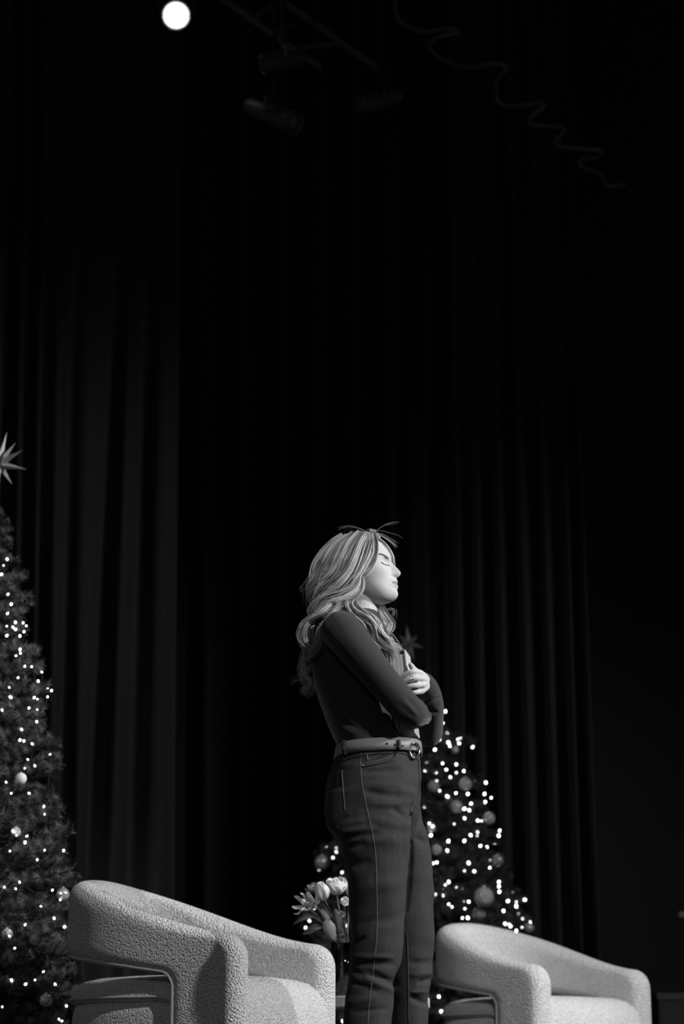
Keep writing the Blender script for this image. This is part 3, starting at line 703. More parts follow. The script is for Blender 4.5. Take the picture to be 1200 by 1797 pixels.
LOCKS = [
 # near side, from the parting back and down
 ([(653, 939, -.020), (656, 952, -.056), (654, 973, -.078), (645, 993, -.086), (631, 1006, -.092), (616, 1017, -.094)], [.008, .012, .014, .012], 150, .002, .0011),
 ([(650, 938, -.02), (648, 955, -.060), (640, 980, -.086), (628, 1003, -.095), (612, 1020, -.098), (600, 1038, -.098)], [.010, .014, .015, .014], 170, .003, .0011),
 ([(642, 937, -.02), (632, 955, -.064), (622, 980, -.092), (610, 1005, -.100), (592, 1028, -.100), (572, 1042, -.096), (558, 1058, -.09)], [.012, .016, .017, .014], 190, .004, .0011),
 ([(632, 937, -.02), (616, 955, -.064), (604, 980, -.090), (592, 1005, -.098), (575, 1024, -.094), (560, 1040, -.088), (552, 1056, -.08)], [.012, .016, .018, .013], 180, .004, .0011),
 ([(622, 938, -.02), (600, 955, -.058), (586, 980, -.080), (574, 1002, -.084), (562, 1020, -.080), (556, 1042, -.074), (556, 1064, -.070)], [.012, .016, .018, .014], 180, .005, .0011),
 ([(612, 941, -.01), (588, 960, -.040), (573, 982, -.052), (562, 1004, -.056), (553, 1024, -.055), (549, 1046, -.050), (556, 1070, -.05)], [.012, .016, .018, .014], 170, .005, .0011),
 ([(604, 944, .01), (582, 962, .0), (567, 985, -.01), (558, 1008, -.015), (551, 1030, -.02), (553, 1056, -.02)], [.014, .02, .022, .016], 150, .005, .0011),
 ([(612, 941, .03), (590, 960, .05), (576, 990, .06), (566, 1020, .06), (562, 1060, .05), (560, 1100, .03)], [.02, .026, .03, .02], 130, .006, .0011),
 ([(645, 938, .0), (655, 944, .05), (648, 975, .085), (625, 1010, .092), (610, 1050, .085), (612, 1090, .07)], [.014, .02, .025, .02], 110, .005, .0011),
 # far-side face frame
 ([(655, 939, .0), (668, 949, .018), (679, 962, .030), (685.5, 976, .036), (686.5, 988, .046), (682, 1004, .062)], [.002, .005, .006, .005], 60, .001, .0009),
 # sweep at ear level curling back
 ([(628, 1008, -.094), (622, 1028, -.104), (604, 1042, -.112), (580, 1050, -.112), (562, 1058, -.105), (552, 1072, -.095), (560, 1084, -.09)], [.010, .013, .014, .010], 150, .004, .0011),
 ([(634, 1012, -.090), (632, 1034, -.100), (618, 1048, -.108), (592, 1054, -.112), (572, 1060, -.106), (558, 1072, -.1), (548, 1086, -.1)], [.008, .012, .013, .010], 140, .005, .0011),
 ([(600, 1036, -.100), (580, 1050, -.106), (562, 1066, -.104), (552, 1080, -.10), (566, 1086, -.106), (590, 1076, -.115), (612, 1062, -.115)], [.012, .014, .012, .006], 110, .005, .0010),
 # curls over the back of the shoulder
 ([(570, 1044, -.09), (558, 1064, -.10), (560, 1082, -.11), (545, 1090, -.115), (533, 1104, -.11), (530, 1122, -.10), (540, 1138, -.10), (548, 1148, -.10)], [.012, .013, .012, .007], 130, .005, .0010),
 ([(584, 1060, -.11), (570, 1074, -.13), (550, 1084, -.125), (536, 1096, -.11), (528, 1114, -.10), (534, 1132, -.09), (542, 1146, -.08), (538, 1160, -.08)], [.010, .012, .011, .006], 120, .005, .0010),
 ([(596, 1056, -.115), (586, 1074, -.15), (572, 1088, -.165), (560, 1104, -.16), (556, 1124, -.15), (548, 1140, -.13), (552, 1152, -.13)], [.008, .010, .010, .004], 70, .006, .0009),
 ([(560, 1060, -.03), (550, 1090, -.02), (546, 1120, -.02), (540, 1150, -.04), (534, 1180, -.05), (542, 1200, -.05), (532, 1216, -.05)], [.016, .018, .014, .008], 130, .007, .0010),
 ([(562, 1064, .03), (556, 1100, .04), (548, 1140, .03), (540, 1172, .01), (548, 1196, .0), (537, 1208, .0), (531, 1220, .0)], [.018, .02, .016, .008], 110, .008, .0010),
 ([(552, 1130, -.06), (545, 1160, -.06), (530, 1186, -.05), (545, 1204, -.05), (536, 1226, -.04)], [.008, .010, .008, .004], 40, .008, .0008),
 # front fall over the near collarbone and chest
 ([(622, 1026, -.098), (616, 1046, -.105), (612, 1062, -.12), (622, 1078, -.13), (638, 1090, -.13), (648, 1100, -.12), (656, 1120, -.11), (668, 1138, -.10)], [.008, .012, .013, .008], 130, .005, .0010),
 ([(618, 1044, -.10), (622, 1066, -.11), (640, 1083, -.11), (652, 1096, -.10), (660, 1114, -.10), (672, 1130, -.10), (684, 1146, -.10), (690, 1164, -.10)], [.008, .013, .014, .008], 140, .006, .0010),
 ([(630, 1072, -.09), (648, 1084, -.09), (658, 1098, -.09), (664, 1114, -.085), (676, 1130, -.09), (690, 1138, -.09), (700, 1148, -.08)], [.010, .015, .014, .007], 140, .006, .0010),
 ([(655, 1060, .045), (664, 1064, .030), (676, 1082, .0), (683, 1096, -.02), (676, 1106, -.03), (672, 1118, -.04), (688, 1134, -.05), (702, 1146, -.05)], [.010, .016, .015, .008], 120, .008, .0010),
 ([(660, 1058, .05), (664, 1070, .035), (662, 1088, .01), (668, 1106, -.01), (676, 1124, -.02), (680, 1144, -.03)], [.008, .013, .014, .010], 120, .006, .0010),
 # loose hairs
 ([(657, 940, -.02), (664, 930, -.02), (676, 924, -.02), (692, 922, -.01), (702, 923, -.01)], [.001, .004, .010, .016], 3, .001, .00035),
 ([(655, 940, -.02), (662, 936, .0), (676, 940, .0), (690, 948, .0), (700, 958, .0)], [.002, .010, .018, .026], 9, .002, .00035),
 ([(640, 938, .0), (628, 931, .0), (610, 930, .0), (590, 936, .0)], [.010, .010, .012, .014], 5, .002, .00035),
 ([(560, 1000, -.04), (545, 1020, -.04), (536, 1036, -.03), (530, 1045, -.03)], [.01, .012, .014, .014], 14, .004, .00035),
 ([(548, 1170, -.05), (530, 1186, -.04), (514, 1192, -.04), (506, 1196, -.04)], [.01, .01, .01, .01], 10, .005, .00035),
 ([(676, 1070, .0), (686, 1068, .0), (692, 1074, .0), (686, 1088, .0)], [.004, .006, .006, .006], 8, .002, .00035),
]
hv_, hf_, hs_ = strands(LOCKS)
# scalp cap under the strands
capV = head_place((hv * 1.045 + np.array([-.004, 0, .003])).reshape(-1, 3)); keep = ((X < .050 + .0 * Z) & (Z > -.02) & ((X < .012) | (Z > .045)) & ((X < .03) | (Z > .075))).ravel()
cf = []
for i in range(NE - 1):
    for j in range(NA):
        q = [i * NA + j, i * NA + (j + 1) % NA, (i + 1) * NA + (j + 1) % NA, (i + 1) * NA + j]
        if all(keep[k] for k in q): cf.append(q)
used = sorted({k for q in cf for k in q}); remap = {k: i for i, k in enumerate(used)}
cf = np.array([[remap[k] for k in q] for q in cf]); capV = capV[used]
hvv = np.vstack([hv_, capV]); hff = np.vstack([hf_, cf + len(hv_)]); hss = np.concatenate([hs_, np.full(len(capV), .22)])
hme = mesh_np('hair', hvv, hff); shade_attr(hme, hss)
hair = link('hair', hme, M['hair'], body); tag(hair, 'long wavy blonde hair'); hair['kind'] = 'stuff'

# ------------------------------------------------------------------ book held against the chest
bk_c = PW(711, 1221, -.029)
Rb = Matrix.Rotation(math.radians(-10), 4, 'Z') @ Matrix.Rotation(math.radians(-6), 4, 'Y')
book = empty('book', bk_c, 'thick pale book with bare page edges held against the chest in folded arms', 'book')
def bpart(name, c, h, m, bevel=0.001):
    V, Fc = box((0, 0, 0), h); V = (V + np.array(c)) @ np.array(Rb.to_3x3()).T + np.array(bk_c)
    return part(name, (V, Fc), m, book, False, bevel)
pg = bpart('page_block', (-.002, .001, 0), (.0185, .050, .114), M['pages'])
for k_ in range(11):
    x = -.018 + .0033 * k_
    V, Fc = box((x, -.0492, 0), (.0006, .0006, .1135)); V = V @ np.array(Rb.to_3x3()).T + np.array(bk_c)
    part('page_edge', (V, Fc), M['pages'] if k_ % 3 else M['page_line'], pg, False)
bpart('front_cover', (.0195, .0, .002), (.0022, .055, .124), M['cover'])
bpart('back_cover', (-.0235, .0, .001), (.0022, .055, .120), M['cover'])
bpart('spine', (-.002, .055, .001), (.0235, .0022, .120), M['cover'])

# ------------------------------------------------------------------ trees
def branch_mesh(L, seed, twigs):
    r = np.random.default_rng(seed); V = []; Fc = []
    def add_needles(a, b, n, ln):
        d = b - a; d /= np.linalg.norm(d)
        for i in range(n):
            t = r.uniform(0, 1); p = a + (b - a) * t
            o = np.cross(d, r.normal(size=3)); o /= np.linalg.norm(o) + 1e-9
            q = p + (o * .85 + d * .55) * ln * r.uniform(.75, 1.15); s = np.cross(o, d) * .0012
            k = len(V); V.extend([p - s, p + s, q]); Fc.append([k, k + 1, k + 2])
    def stem(a, b, rad):
        v, f = tube([a, (a + b) / 2, b], [rad, rad * .8, rad * .4], 5, 2); k = len(V); V.extend(list(v))
        for q in f: Fc.append([x + k for x in q])
    tip = np.array([L, 0, L * .10]); stem(np.zeros(3), tip, .004)
    add_needles(np.array([L * .25, 0, L * .02]), tip, int(900 * L), .030)
    for i in range(twigs):
        t = .35 + .6 * i / twigs; a = tip * t; sg = 1 if i % 2 else -1
        b = a + np.array([L * .26 * (1.25 - t), sg * L * .33 * (1.25 - t), r.uniform(-.05, .12) * L])
        stem(a, b, .0025); add_needles(a, b, int(420 * L), .028)
    return mesh_np('branch', np.array(V), Fc, False)
BR = {L: [branch_mesh(L, int(L * 100) + k, tw) for k in range(3)] for L, tw in ((.12, 4), (.2, 6), (.3, 8), (.45, 10))}
for q in BR.values():
    for me in q: me.materials.append(M['needle'])
BALLS, HOOKS = [], {}                    # baubles hung so far: (centre, radius), and the hook ends by tree
class Tree:
    def __init__(s, label, px, py, Y, zb, zt, rb, rt, n, seed, shape=0.85):
        s.x = P(px, py, Y).x; s.Y = Y; s.zb, s.zt, s.rb, s.rt, s.sh = zb, zt, rb, rt, shape
        s.root = empty('christmas_tree', (s.x, Y, 0), label, 'tree', 'Christmas trees')
        part('trunk', tube([(s.x, Y, 0.0), (s.x, Y, zt * .5), (s.x, Y, zt + .02)], [.035, .025, .008], 10, 3), M['trunk'], s.root)
        part('stand', revolve([(.03, 0.14), (.05, .12), (.15, .02), (.16, 0.0)][::-1], (s.x, Y, 0.0), 20), M['trunk'], s.root)
        r = np.random.default_rng(seed); s.cloud = []
        for i in range(n):
            t = 1 - math.sqrt(1 - (i + .5) / n * .985) if False else (i + .5) / n
            t = t ** 1.25 if rb > .4 else t ** 1.1
            z = zb + (zt - zb) * t; R = s.rad(z) * r.uniform(.82, 1.06); a = i * 2.39996 + r.uniform(-.3, .3)
            L = min(BR, key=lambda q: abs(q - R)); me = BR[L][r.integers(3)]
            o = bpy.data.objects.new('branch', me); COL.objects.link(o); o.parent = s.root
            o.location = (0, 0, z); k = R / L; kk = min(max(k, .7), 1.4); o.scale = (k, kk, kk)
            o.rotation_euler = (r.uniform(-.4, .4), -r.uniform(-.05, .35) + (.0 if t < .8 else -.5 * (t - .8) / .2), a)
            s.note(o)
        s.index()
    def note(s, o):
        m = WM(o); c = coords(o.data); s.cloud.append(c @ np.array(m.to_3x3()).T + np.array(m.translation))
    def index(s):
        v = np.vstack(s.cloud); s.kd = KDTree(len(v))
        for i, q in enumerate(v): s.kd.insert(q, i)
        s.kd.balance()
    def support(s, targets, gap):
        """a branch reaching out to each target that hangs clear of the needles"""
        done = []
        for p in targets:
            if s.kd.find(p)[2] <= gap or any((p - q).length <= gap for q in done): continue
            done.append(p)
            h = math.hypot(p.x - s.x, p.y - s.Y); best = None
            for dz in (-.10, .08, .25, .42, -.28, .6, -.45, .8, 1.0):             # come in at the angle that keeps its needles out of the baubles
                base = Vector((s.x, s.Y, min(max(p.z + dz * h, .12), s.zt))); v = p - base; L = min(BR, key=lambda q: abs(q - v.length))
                k = v.length / (L * 1.005); kk = min(max(k, .6), 1.2); rot = Vector((k, 0, .10 * kk)).normalized().rotation_difference(v.normalized()); me = BR[L][len(s.cloud) % 3]
                c = coords(me) * np.array([k, kk, kk]) @ np.array(rot.to_matrix()).T + np.array(base)
                bad = sum(int((((c - np.array(b)) ** 2).sum(1) < (r * .95) ** 2).sum()) for b, r in BALLS)
                if best is None or bad < best[0]: best = (bad, base, k, kk, rot, me)
                if bad == 0: break
            bad, base, k, kk, rot, me = best
            o = bpy.data.objects.new('branch', me); COL.objects.link(o); o.parent = s.root
            o.location = base - s.root.location; o.scale = (k, kk, kk); o.rotation_euler = rot.to_euler(); s.note(o)
        s.index()
    def rad(s, z):
        t = min(max((z - s.zb) / (s.zt - s.zb), 0), 1); return s.rt + (s.rb - s.rt) * (1 - t) ** s.sh
    def hit(s, px, py, k=0.93):            # first point along the pixel's ray on the crown's outside
        d = RAY(px, py); best = None; bd = 9
        for Y in np.linspace(s.Y - s.rb * 1.05, s.Y, 60):
            p = CAM + d * ((Y - CAM.y) / d.y); rr = math.hypot(p.x - s.x, p.y - s.Y); e = rr - s.rad(p.z) * k
            if e <= 0: return p
            if e < bd: bd, best = e, p
        return best
TL = Tree('tall slim dark Christmas tree with small lights and a pale star beside an armchair', -3, 815, 7.25, .10, 2.14, .46, .035, 255, 11, 0.74)
TR = Tree('wide dark Christmas tree with many baubles and lights behind the standing person', 717, 1131, 9.9, .16, 2.10, .765, .03, 254, 12, 0.9)

def bauble(tree, px, py, rpx, m, label, group, fwd=0.0):
    p = tree.hit(px, py, 1.0); dep = p.y * CT + (p.z - CAMZ) * ST; r = rpx / F * dep
    for _ in range(16):                    # hang it clear of the needles, along its line of sight
        if not tree.kd.find_range(p, r * .97): break
        p = p - RAY(px, py) * .01
    p = p - RAY(px, py) * fwd
    BALLS.append((p.copy(), r)); HOOKS.setdefault(tree, []).append(p + Vector((-r * .1, r * 1.1, r * 1.55)))
    root = empty('bauble', p, label, 'ornament', group)
    if m == 'bauble' :                     # ribbed ball
        a = np.linspace(0, 2 * np.pi, 48, endpoint=False); rings = []
        for i in range(1, 18):
            t = math.pi * i / 18; q = r * (1 + .018 * np.cos(12 * a)); rings.append(np.stack([math.sin(t) * np.cos(a) * q, math.sin(t) * np.sin(a) * q, np.full(48, -math.cos(t) * r)], 1) + np.array(p))
        part('ball', skin_rings(rings), M[m], root)
    else: part('ball', ellipsoid(p, (r, r, r), 28, 18), M[m], root)
    part('cap', revolve([(r * .2, r * .94), (r * .22, r * 1.0), (r * .2, r * 1.16), (r * .08, r * 1.2)], p, 14), M['steel'], root)
    part('hook', tube([p + Vector((0, 0, r * 1.15)), p + Vector((r * .18, 0, r * 1.4)), p + Vector((0, r * .6, r * 1.55)), p + Vector((-r * .1, r * 1.1, r * 1.55))], .0012, 5, 3), M['wire'], root)
gR = 'baubles on the wide tree'; gL = 'baubles on the tall slim tree'
for (x, y, r, m, lb) in [(225,962,33,'bauble_glit','dim rough bauble hanging beside the jeans waistband on the wide tree'), (406,948,36,'bauble','ribbed bauble hanging high up on the wide tree'),
        (355,1077,36,'bauble','ribbed bauble hanging halfway up the middle of the wide tree'), (537,1143,36,'bauble','ribbed bauble with thin wire hook at the outer edge of the wide tree'),
        (243,1318,29,'bauble_glit','dim rough bauble hanging beside the thigh of the jeans on the wide tree'), (588,1380,33,'bauble_dark','plain dim bauble with a bright top near the outer edge of the wide tree'),
        (510,1585,55,'bauble_glit','largest crackled bauble on the wide tree, just above a plain one'), (482,1680,36,'bauble_dark','plain shiny bauble just below the largest crackled bauble'),
        (763,1760,30,'bauble_dark','plain shiny bauble lowest at the tree edge above the armchair back'), (350,757,18,'bauble_white','small bright bauble among lights near the top of the wide tree'), (212,1195,28,'bauble_glit','glinting bauble partly hidden by the jeans on the wide tree')]:
    bauble(TR, 690 + x / 3.207, 1080 + y / 3.207, r / 3.207, m, lb, gR, .06 if r in (55, 33) else 0.0)
bauble(TR, 565, 1514, 13.5, 'bauble_dark', 'dark shiny bauble hanging above the white flowers', gR)
for (x, y, r, m, lb) in [(120,382,34,'bauble_white','bright white bauble on the tall slim tree'), (265,1660,37,'bauble_glit','crackled bauble hanging lowest on the tall slim tree beside the armchair seat'), (200,1310,30,'bauble_dark','plain dim bauble on the tall slim tree level with the armchair back'),
        (362,1050,38,'bauble_dark','shiny bauble at the edge of the tall slim tree beside the armchair back'), (90,690,30,'bauble_glit','glinting crackled bauble halfway up the tall slim tree'), (40,1280,34,'bauble_glit','glinting crackled bauble on the tall slim tree next to a plain dim one')]:
    bauble(TL, x / 3.285, 1250 + y / 3.285, r / 3.285, m, lb, gL)

bulb_me = mesh_np('light_bulb', *ellipsoid((0, 0, 0), (.0062, .0062, .0085), 10, 8)); bulb_me.materials.append(M['bulb'])
bulb_dim = bulb_me.copy(); bulb_dim.materials.clear(); bulb_dim.materials.append(M['bulb_dim'])
for t_, hk_ in HOOKS.items(): t_.support(hk_, .012)
def clear_of_baubles(p):
    for c, r in BALLS:
        for _ in range(30):
            if (p - c).length > r + .011: break
            p = p + (CAM - p).normalized() * .006
    return p
def lights(tree, pts, label, sc=1.0):
    root = empty('light_string', (tree.x, tree.Y, tree.zb), label, 'string lights', 'string lights on the trees')
    P3 = [clear_of_baubles(tree.hit(*p, .98)) for p in pts]; tree.support(P3, .034)
    for i, p in enumerate(P3):
        o = bpy.data.objects.new('light_bulb', bulb_dim if random.random() < .3 else bulb_me); COL.objects.link(o); o.parent = root
        o.location = p - root.location; s = random.uniform(.5, .85) * sc; o.scale = (s, s, s); o.rotation_euler = (random.uniform(-1, 1), random.uniform(-1, 1), 0)
    o = [max(P3, key=lambda p: p.z)]; rest = [p for p in P3 if p is not o[0]]; wire = []
    while rest: q = min(rest, key=lambda p: (p - o[-1]).length); rest.remove(q); o.append(q)
    for a, b in zip(o[:-1], o[1:]):
        if True:
            pts_ = []
            for f_ in np.linspace(0, 1, 9):
                q = a.lerp(b, f_) + Vector((0, .004 + .10 * f_ * (1 - f_), -.08 * f_ * (1 - f_)))
                for c, r in BALLS:
                    if (q - c).length < r + .012: q = c + (q - c).normalized() * (r + .012)
                pts_.append(q)
            wire.append(tube(pts_, .0012, 4, 2))
    part('cable', wire, M['wire'], root)
    return root
def conv(pts, sc, ox, oy): return [(ox + a / sc, oy + b / sc) for a, b in pts]
RL = conv([(293,540),(279,607),(302,665),(258,697),(234,755),(362,697),(378,690),(370,720),(447,741),(187,826),(277,833),(178,878),(243,885),(298,868),(354,838),(355,885),(321,910),(396,876),(245,930),(261,987),(304,1019),(352,1000),(419,1005),(462,933),(521,941),(513,1005),(551,1026),(517,1050),(437,1059),(400,1088),(427,1096),(401,1142),(343,1174),(475,1155),(497,1157),(474,1220),(472,1240),(435,1237),(598,1211),(593,1240),(400,1269),(310,1270),(304,1323),(490,1297),(528,1304),(570,1287),(545,1380),(543,1420),(424,1393),(400,1437),(455,1440),(225,1395),(245,1390),(175,1082),(203,1170),(222,1187),(211,1237),(312,1500),(292,1516),(280,1545),(278,1577),(355,1532),(394,1538),(493,1505),(594,1500),(595,1525),(597,1555),(675,1560),(740,1600),(692,1612),(692,1637),(645,1607),(620,1663),(703,1680),(424,1611),(397,1610),(311,1625),(330,1640),(402,1650),(389,1703),(419,1702),(727,1708),(768,1728),(629,1735),(652,1740),(660,1750),(692,1775),(724,1755),(237,1570),(237,1590),(310,715),(318,735)], 3.207, 690, 1080)
RL += [(584,1505),(560.5,1526),(600,1531),(590,1495),(590,1488),(543,1616),(536,1628),(572,1487),(770,1749),(806,1759),(774,1775),(776,1784),(601,1792)]
hid = np.random.default_rng(21)
RL += [(x, y) for x, y in zip(hid.uniform(612, 705, 60), hid.uniform(1290, 1790, 60)) if abs(x - 716) < (y - 1180) * .38]
lights(TR, RL, 'string of small warm lights wound round the wide tree behind the standing person')
LLs = conv([(20,810),(40,775),(8,860),(45,972),(63,1028),(43,1080),(38,1152),(73,1158),(87,1130),(88,1170),(130,1133),(148,1150),(135,1183),(38,1205),(112,1207),(113,1283),(115,1305),(90,1318),(102,1442),(140,1378),(178,1380),(215,1462),(235,1410),(52,1497),(55,1550),(62,1553),(268,1502),(290,1515),(268,1550),(210,1562),(193,1555),(163,1613),(210,1622),(207,1690),(12,1625)], 3.21, 0, 740)
LLs += conv([(212,55),(124,99),(115,160),(138,165),(186,182),(160,272),(289,245),(200,308),(142,323),(35,403),(65,467),(168,467),(253,543),(257,588),(155,714),(75,685),(95,710),(145,750),(257,795),(367,797),(57,800),(215,850),(113,980),(25,1008),(90,1017),(302,1025),(350,1043),(348,1080),(237,1117),(312,1187),(372,1237),(145,1224),(55,1290),(85,1360),(250,1495),(202,1543),(148,1567),(67,1545),(318,1568),(13,1698),(340,1770),(357,1780),(383,1693)], 3.285, 0, 1250)
LLs += [(-x, y) for x, y in zip(hid.uniform(8, 125, 70), hid.uniform(960, 1790, 70)) if x < 20 + (y - 960) * .14]
lights(TL, LLs, 'string of small warm lights wound round the tall slim tree by the armchair', 0.8)

def star(tree, px, py, Y, tips, rb, label, extra=()):
    c = P(px, py, Y); root = empty('tree_topper_star', c, label, 'star ornament', 'star tree toppers')
    part('core', ellipsoid(c, (rb * 1.1,) * 3, 12, 8), M['star'], root)
    dirs = [(P(a, b, Y + d) - c) for a, b, d in tips] + [Vector(e) for e in extra]
    for v in dirs:
        L = v.length; u = v.normalized(); s = u.cross(Vector((.3, .9, .2))).normalized(); t = u.cross(s)
        base = [c + u * L * .16 + (s * math.cos(q) + t * math.sin(q)) * rb for q in np.linspace(0, 2 * np.pi, 5)[:-1]]
        V = [list(q) for q in base] + [list(c + v), list(c)]
        part('spike', (np.array(V), [[0, 1, 4], [1, 2, 4], [2, 3, 4], [3, 0, 4], [1, 0, 5], [2, 1, 5], [3, 2, 5], [0, 3, 5]]), M['star'], root, False)
    # sleeve that sits over the leader of the tree
    part('sleeve', tube([c + Vector((0, .0, -rb * .5)), Vector((tree.x, tree.Y, tree.zt - .03))], rb * .55, 10, 3), M['star'], root)
star(TL, -3, 815, 7.25, [(12, 758, 0), (41, 789, -.05), (48, 824, -.02), (22, 851, .05), (-42, 795, 0), (-45, 830, .02), (-8, 872, 0), (28, 776, .09), (8, 790, -.12), (-18, 770, -.06)], .015, 'pale glittering many-pointed star on the tall slim tree')
star(TR, 717, 1131, 9.9, [(713, 1097, 0), (732, 1115, -.06), (744, 1137, 0), (727, 1160, -.04), (699, 1114, .0), (688, 1136, -.02), (706, 1158, .02), (722, 1134, -.12)], .016, 'dim dark-pointed star on the wide tree behind the folded arms')

# ------------------------------------------------------------------ side table, vase, flowers, bottle
TY = 7.05; tz = P(600, 1748, TY - .15).z
tc_ = P(652, 1748, TY)
tb = empty('side_table', (tc_.x, TY, 0), 'low pale side table standing between the two armchairs', 'table')
part('tabletop', revolve([(.01, tz - .038), (.195, tz - .038), (.20, tz - .034), (.20, tz - .004), (.196, tz), (.01, tz)], (tc_.x, TY, 0), 48), M['tabletop'], tb, False)
part('column', revolve([(.02, .02), (.02, tz - .036)], (tc_.x, TY, 0), 20), M['fixture'], tb)
part('foot', revolve([(.15, 0), (.15, .012), (.03, .02), (.02, .03)], (tc_.x, TY, 0), 32), M['fixture'], tb)
vc = P(600, 1748, TY - .03); vr = 19 / F * 6.9; vh = P(600, 1655, TY - .03).z - tz
vase = empty('vase', (vc.x, TY - .03, tz), 'clear straight glass vase holding the flowers on the side table', 'vase')
part('glass', revolve([(.005, .0), (vr, .0), (vr, vh), (vr - .004, vh), (vr - .004, .012), (.005, .012)], (vc.x, TY - .03, tz), 40), M['glass'], vase)
part('rim', tube([(vc.x + vr * .96 * math.cos(a), TY - .03 + vr * .96 * math.sin(a), tz + vh) for a in np.linspace(0, 2 * np.pi, 33)], .002, 6, 1, smooth=False), M['glass'], vase)
STEMS = []
vy = TY - .03; mouth = Vector((vc.x, vy, tz + vh)); bot = Vector((vc.x, vy, tz + .02))
def petal(c, up, out, ln, wd, cup, n=5):
    """curved petal sheet from c"""
    side = up.cross(out).normalized(); V = []; Fc = []
    for i in range(n + 1):
        t = i / n; w_ = wd * math.sin(math.pi * min(.12 + t * .8, 1)) ** .8
        for s in (-1, -.5, 0, .5, 1):
            p = c + up * ln * t + out * (cup * math.sin(t * math.pi * .8) * ln - (.10 * s * s * ln * cup * 2)) + side * (w_ * s); V.append(list(p))
    for i in range(n):
        for j in range(4): a = i * 5 + j; Fc.append([a, a + 1, a + 6, a + 5])
    return np.array(V), Fc
def flower(name, px, py, d, kind, size, label, m, lean=None):
    c = P(px, py, TY + d); root = empty(name, c, label, 'flower', 'flowers in the vase')
    ax = (c - (mouth + Vector((0, 0, -.08)))).normalized() if lean is None else Vector(lean).normalized()
    s = ax.cross(Vector((0, 1, .1))).normalized(); t = ax.cross(s).normalized(); ps = []
    nly = {'tulip': [(6, .38, 1.0, .25), (3, .25, .95, .12)], 'peony': [(8, .42, .9, .55), (7, .34, .9, .35), (5, .22, .9, .18)], 'lily': [(6, .20, 1.25, .85)], 'small': [(5, .3, .6, .7), (5, .2, .7, .3)]}[kind]
    for li, (n, wd, ln, cup) in enumerate(nly):
        for i in range(n):
            a = 2 * math.pi * i / n + li * .5 + random.uniform(-.1, .1); out = s * math.cos(a) + t * math.sin(a)
            upv = (ax + out * (cup * (.9 if kind != 'tulip' else .15))).normalized()
            ps.append(petal(c - ax * size * .45 + out * size * .06, upv, out, size * ln * random.uniform(.9, 1.1), size * wd, cup * .5))
    o = part('bloom', ps, m, root); sd = o.modifiers.new('thickness', 'SOLIDIFY'); sd.thickness = .0012
    STEMS.append((c - ax * size * .4, .0026, root, c, size * .42))
    return root
flower('tulip', 566, 1566, -.085, 'tulip', .060, 'white half-closed tulip standing foremost in the bouquet', M['petal'], (-.25, -.5, 1))
flower('peony', 590, 1556, -.01, 'peony', .060, 'large open white bloom at the top of the bouquet', M['petal'], (0, -.45, 1))
flower('peony', 617, 1562, .030, 'peony', .046, 'large open white bloom in the bouquet hidden partly behind the jeans', M['petal'], (.4, -.4, 1))
flower('lily', 529, 1588, .012, 'lily', .036, 'pale spreading flower at the outer side of the bouquet above the armchair', M['petal'], (-1, -.5, .25))
flower('lily', 548, 1584, -.050, 'lily', .034, 'pale spreading flower between the tulip and the outermost flower', M['petal'], (-.6, -.9, .3))
flower('carnation', 546, 1556, .035, 'small', .046, 'dim grey ruffled flower behind the white tulip', M['petal_grey'], (-.5, -.4, 1))
flower('carnation', 599, 1604, -.072, 'small', .026, 'small pale flower low in the bouquet beside the jeans', M['petal_grey'], (.2, -1, .5))
flower('carnation', 606, 1581, -.085, 'small', .034, 'small bright flower beside the jeans in the bouquet', M['petal'], (.2, -1, .5))
def leaf(pts, wd, m, label, lean):
    q = catmull([list(P(a, b, TY + d)) for a, b, d in pts], 4); n = len(q); V = []; Fc = []
    tn = np.gradient(q, axis=0); tn /= np.linalg.norm(tn, axis=1)[:, None]; sd = np.cross(tn, lean); sd /= np.linalg.norm(sd, axis=1)[:, None]
    for i in range(n):
        w_ = wd * math.sin(math.pi * min(.06 + .94 * i / (n - 1), 1)) ** .7
        for s in (-1, 0, 1): V.append(q[i] + sd[i] * w_ * s + np.array(lean) * (-.15 * wd * (1 - abs(s))))
    for i in range(n - 1):
        for j in range(2): a = i * 3 + j; Fc.append([a, a + 1, a + 4, a + 3])
    root = empty('leaf_spray', P(*pts[0][:2], TY + pts[0][2]), label, 'leaf', 'leaves in the bouquet')
    o = part('leaf', (np.array(V), Fc), m, root); s_m = o.modifiers.new('thickness', 'SOLIDIFY'); s_m.thickness = .0012
    STEMS.append((Vector(q[0]), .0020, root, None, 0))
leaf([(563, 1617, -.035), (545, 1607, -.05), (528, 1613, -.06), (514, 1623, -.06)], .016, M['leaf'], 'long dark leaf pointing outward below the outermost flower', (0, -.5, .85))
leaf([(572, 1630, -.03), (556, 1626, -.06), (542, 1634, -.07), (530, 1640, -.07)], .018, M['leaf'], 'dark leaf drooping just behind the armchair arm', (0, -.6, .8))
leaf([(586, 1650, -.05), (580, 1635, -.08), (576, 1622, -.09), (577, 1612, -.09)], .022, M['leaf_pale'], 'broad pale leaf standing up from the vase mouth', (.2, -1, 0))
leaf([(588, 1640, -.012), (576, 1618, -.010), (568, 1603, -.005), (564, 1594, .0)], .013, M['leaf'], 'dark upright leaf under the white tulip', (.1, -1, .2))
leaf([(596, 1640, -.055), (592, 1618, -.075), (589, 1602, -.085), (587, 1594, -.09)], .010, M['leaf'], 'dark upright leaf behind the tulip stem', (.1, -1, .2))
leaf([(552, 1604, .045), (543, 1588, .060), (535, 1575, .070), (532, 1567, .075)], .010, M['leaf'], 'dark small leaf between the outer pale flowers', (0, -1, .3))
flower('carnation', 599, 1684, -.050, 'small', .020, 'pale flower pressed inside the glass vase below its rim', M['petal'], (-.1, -1, .6))
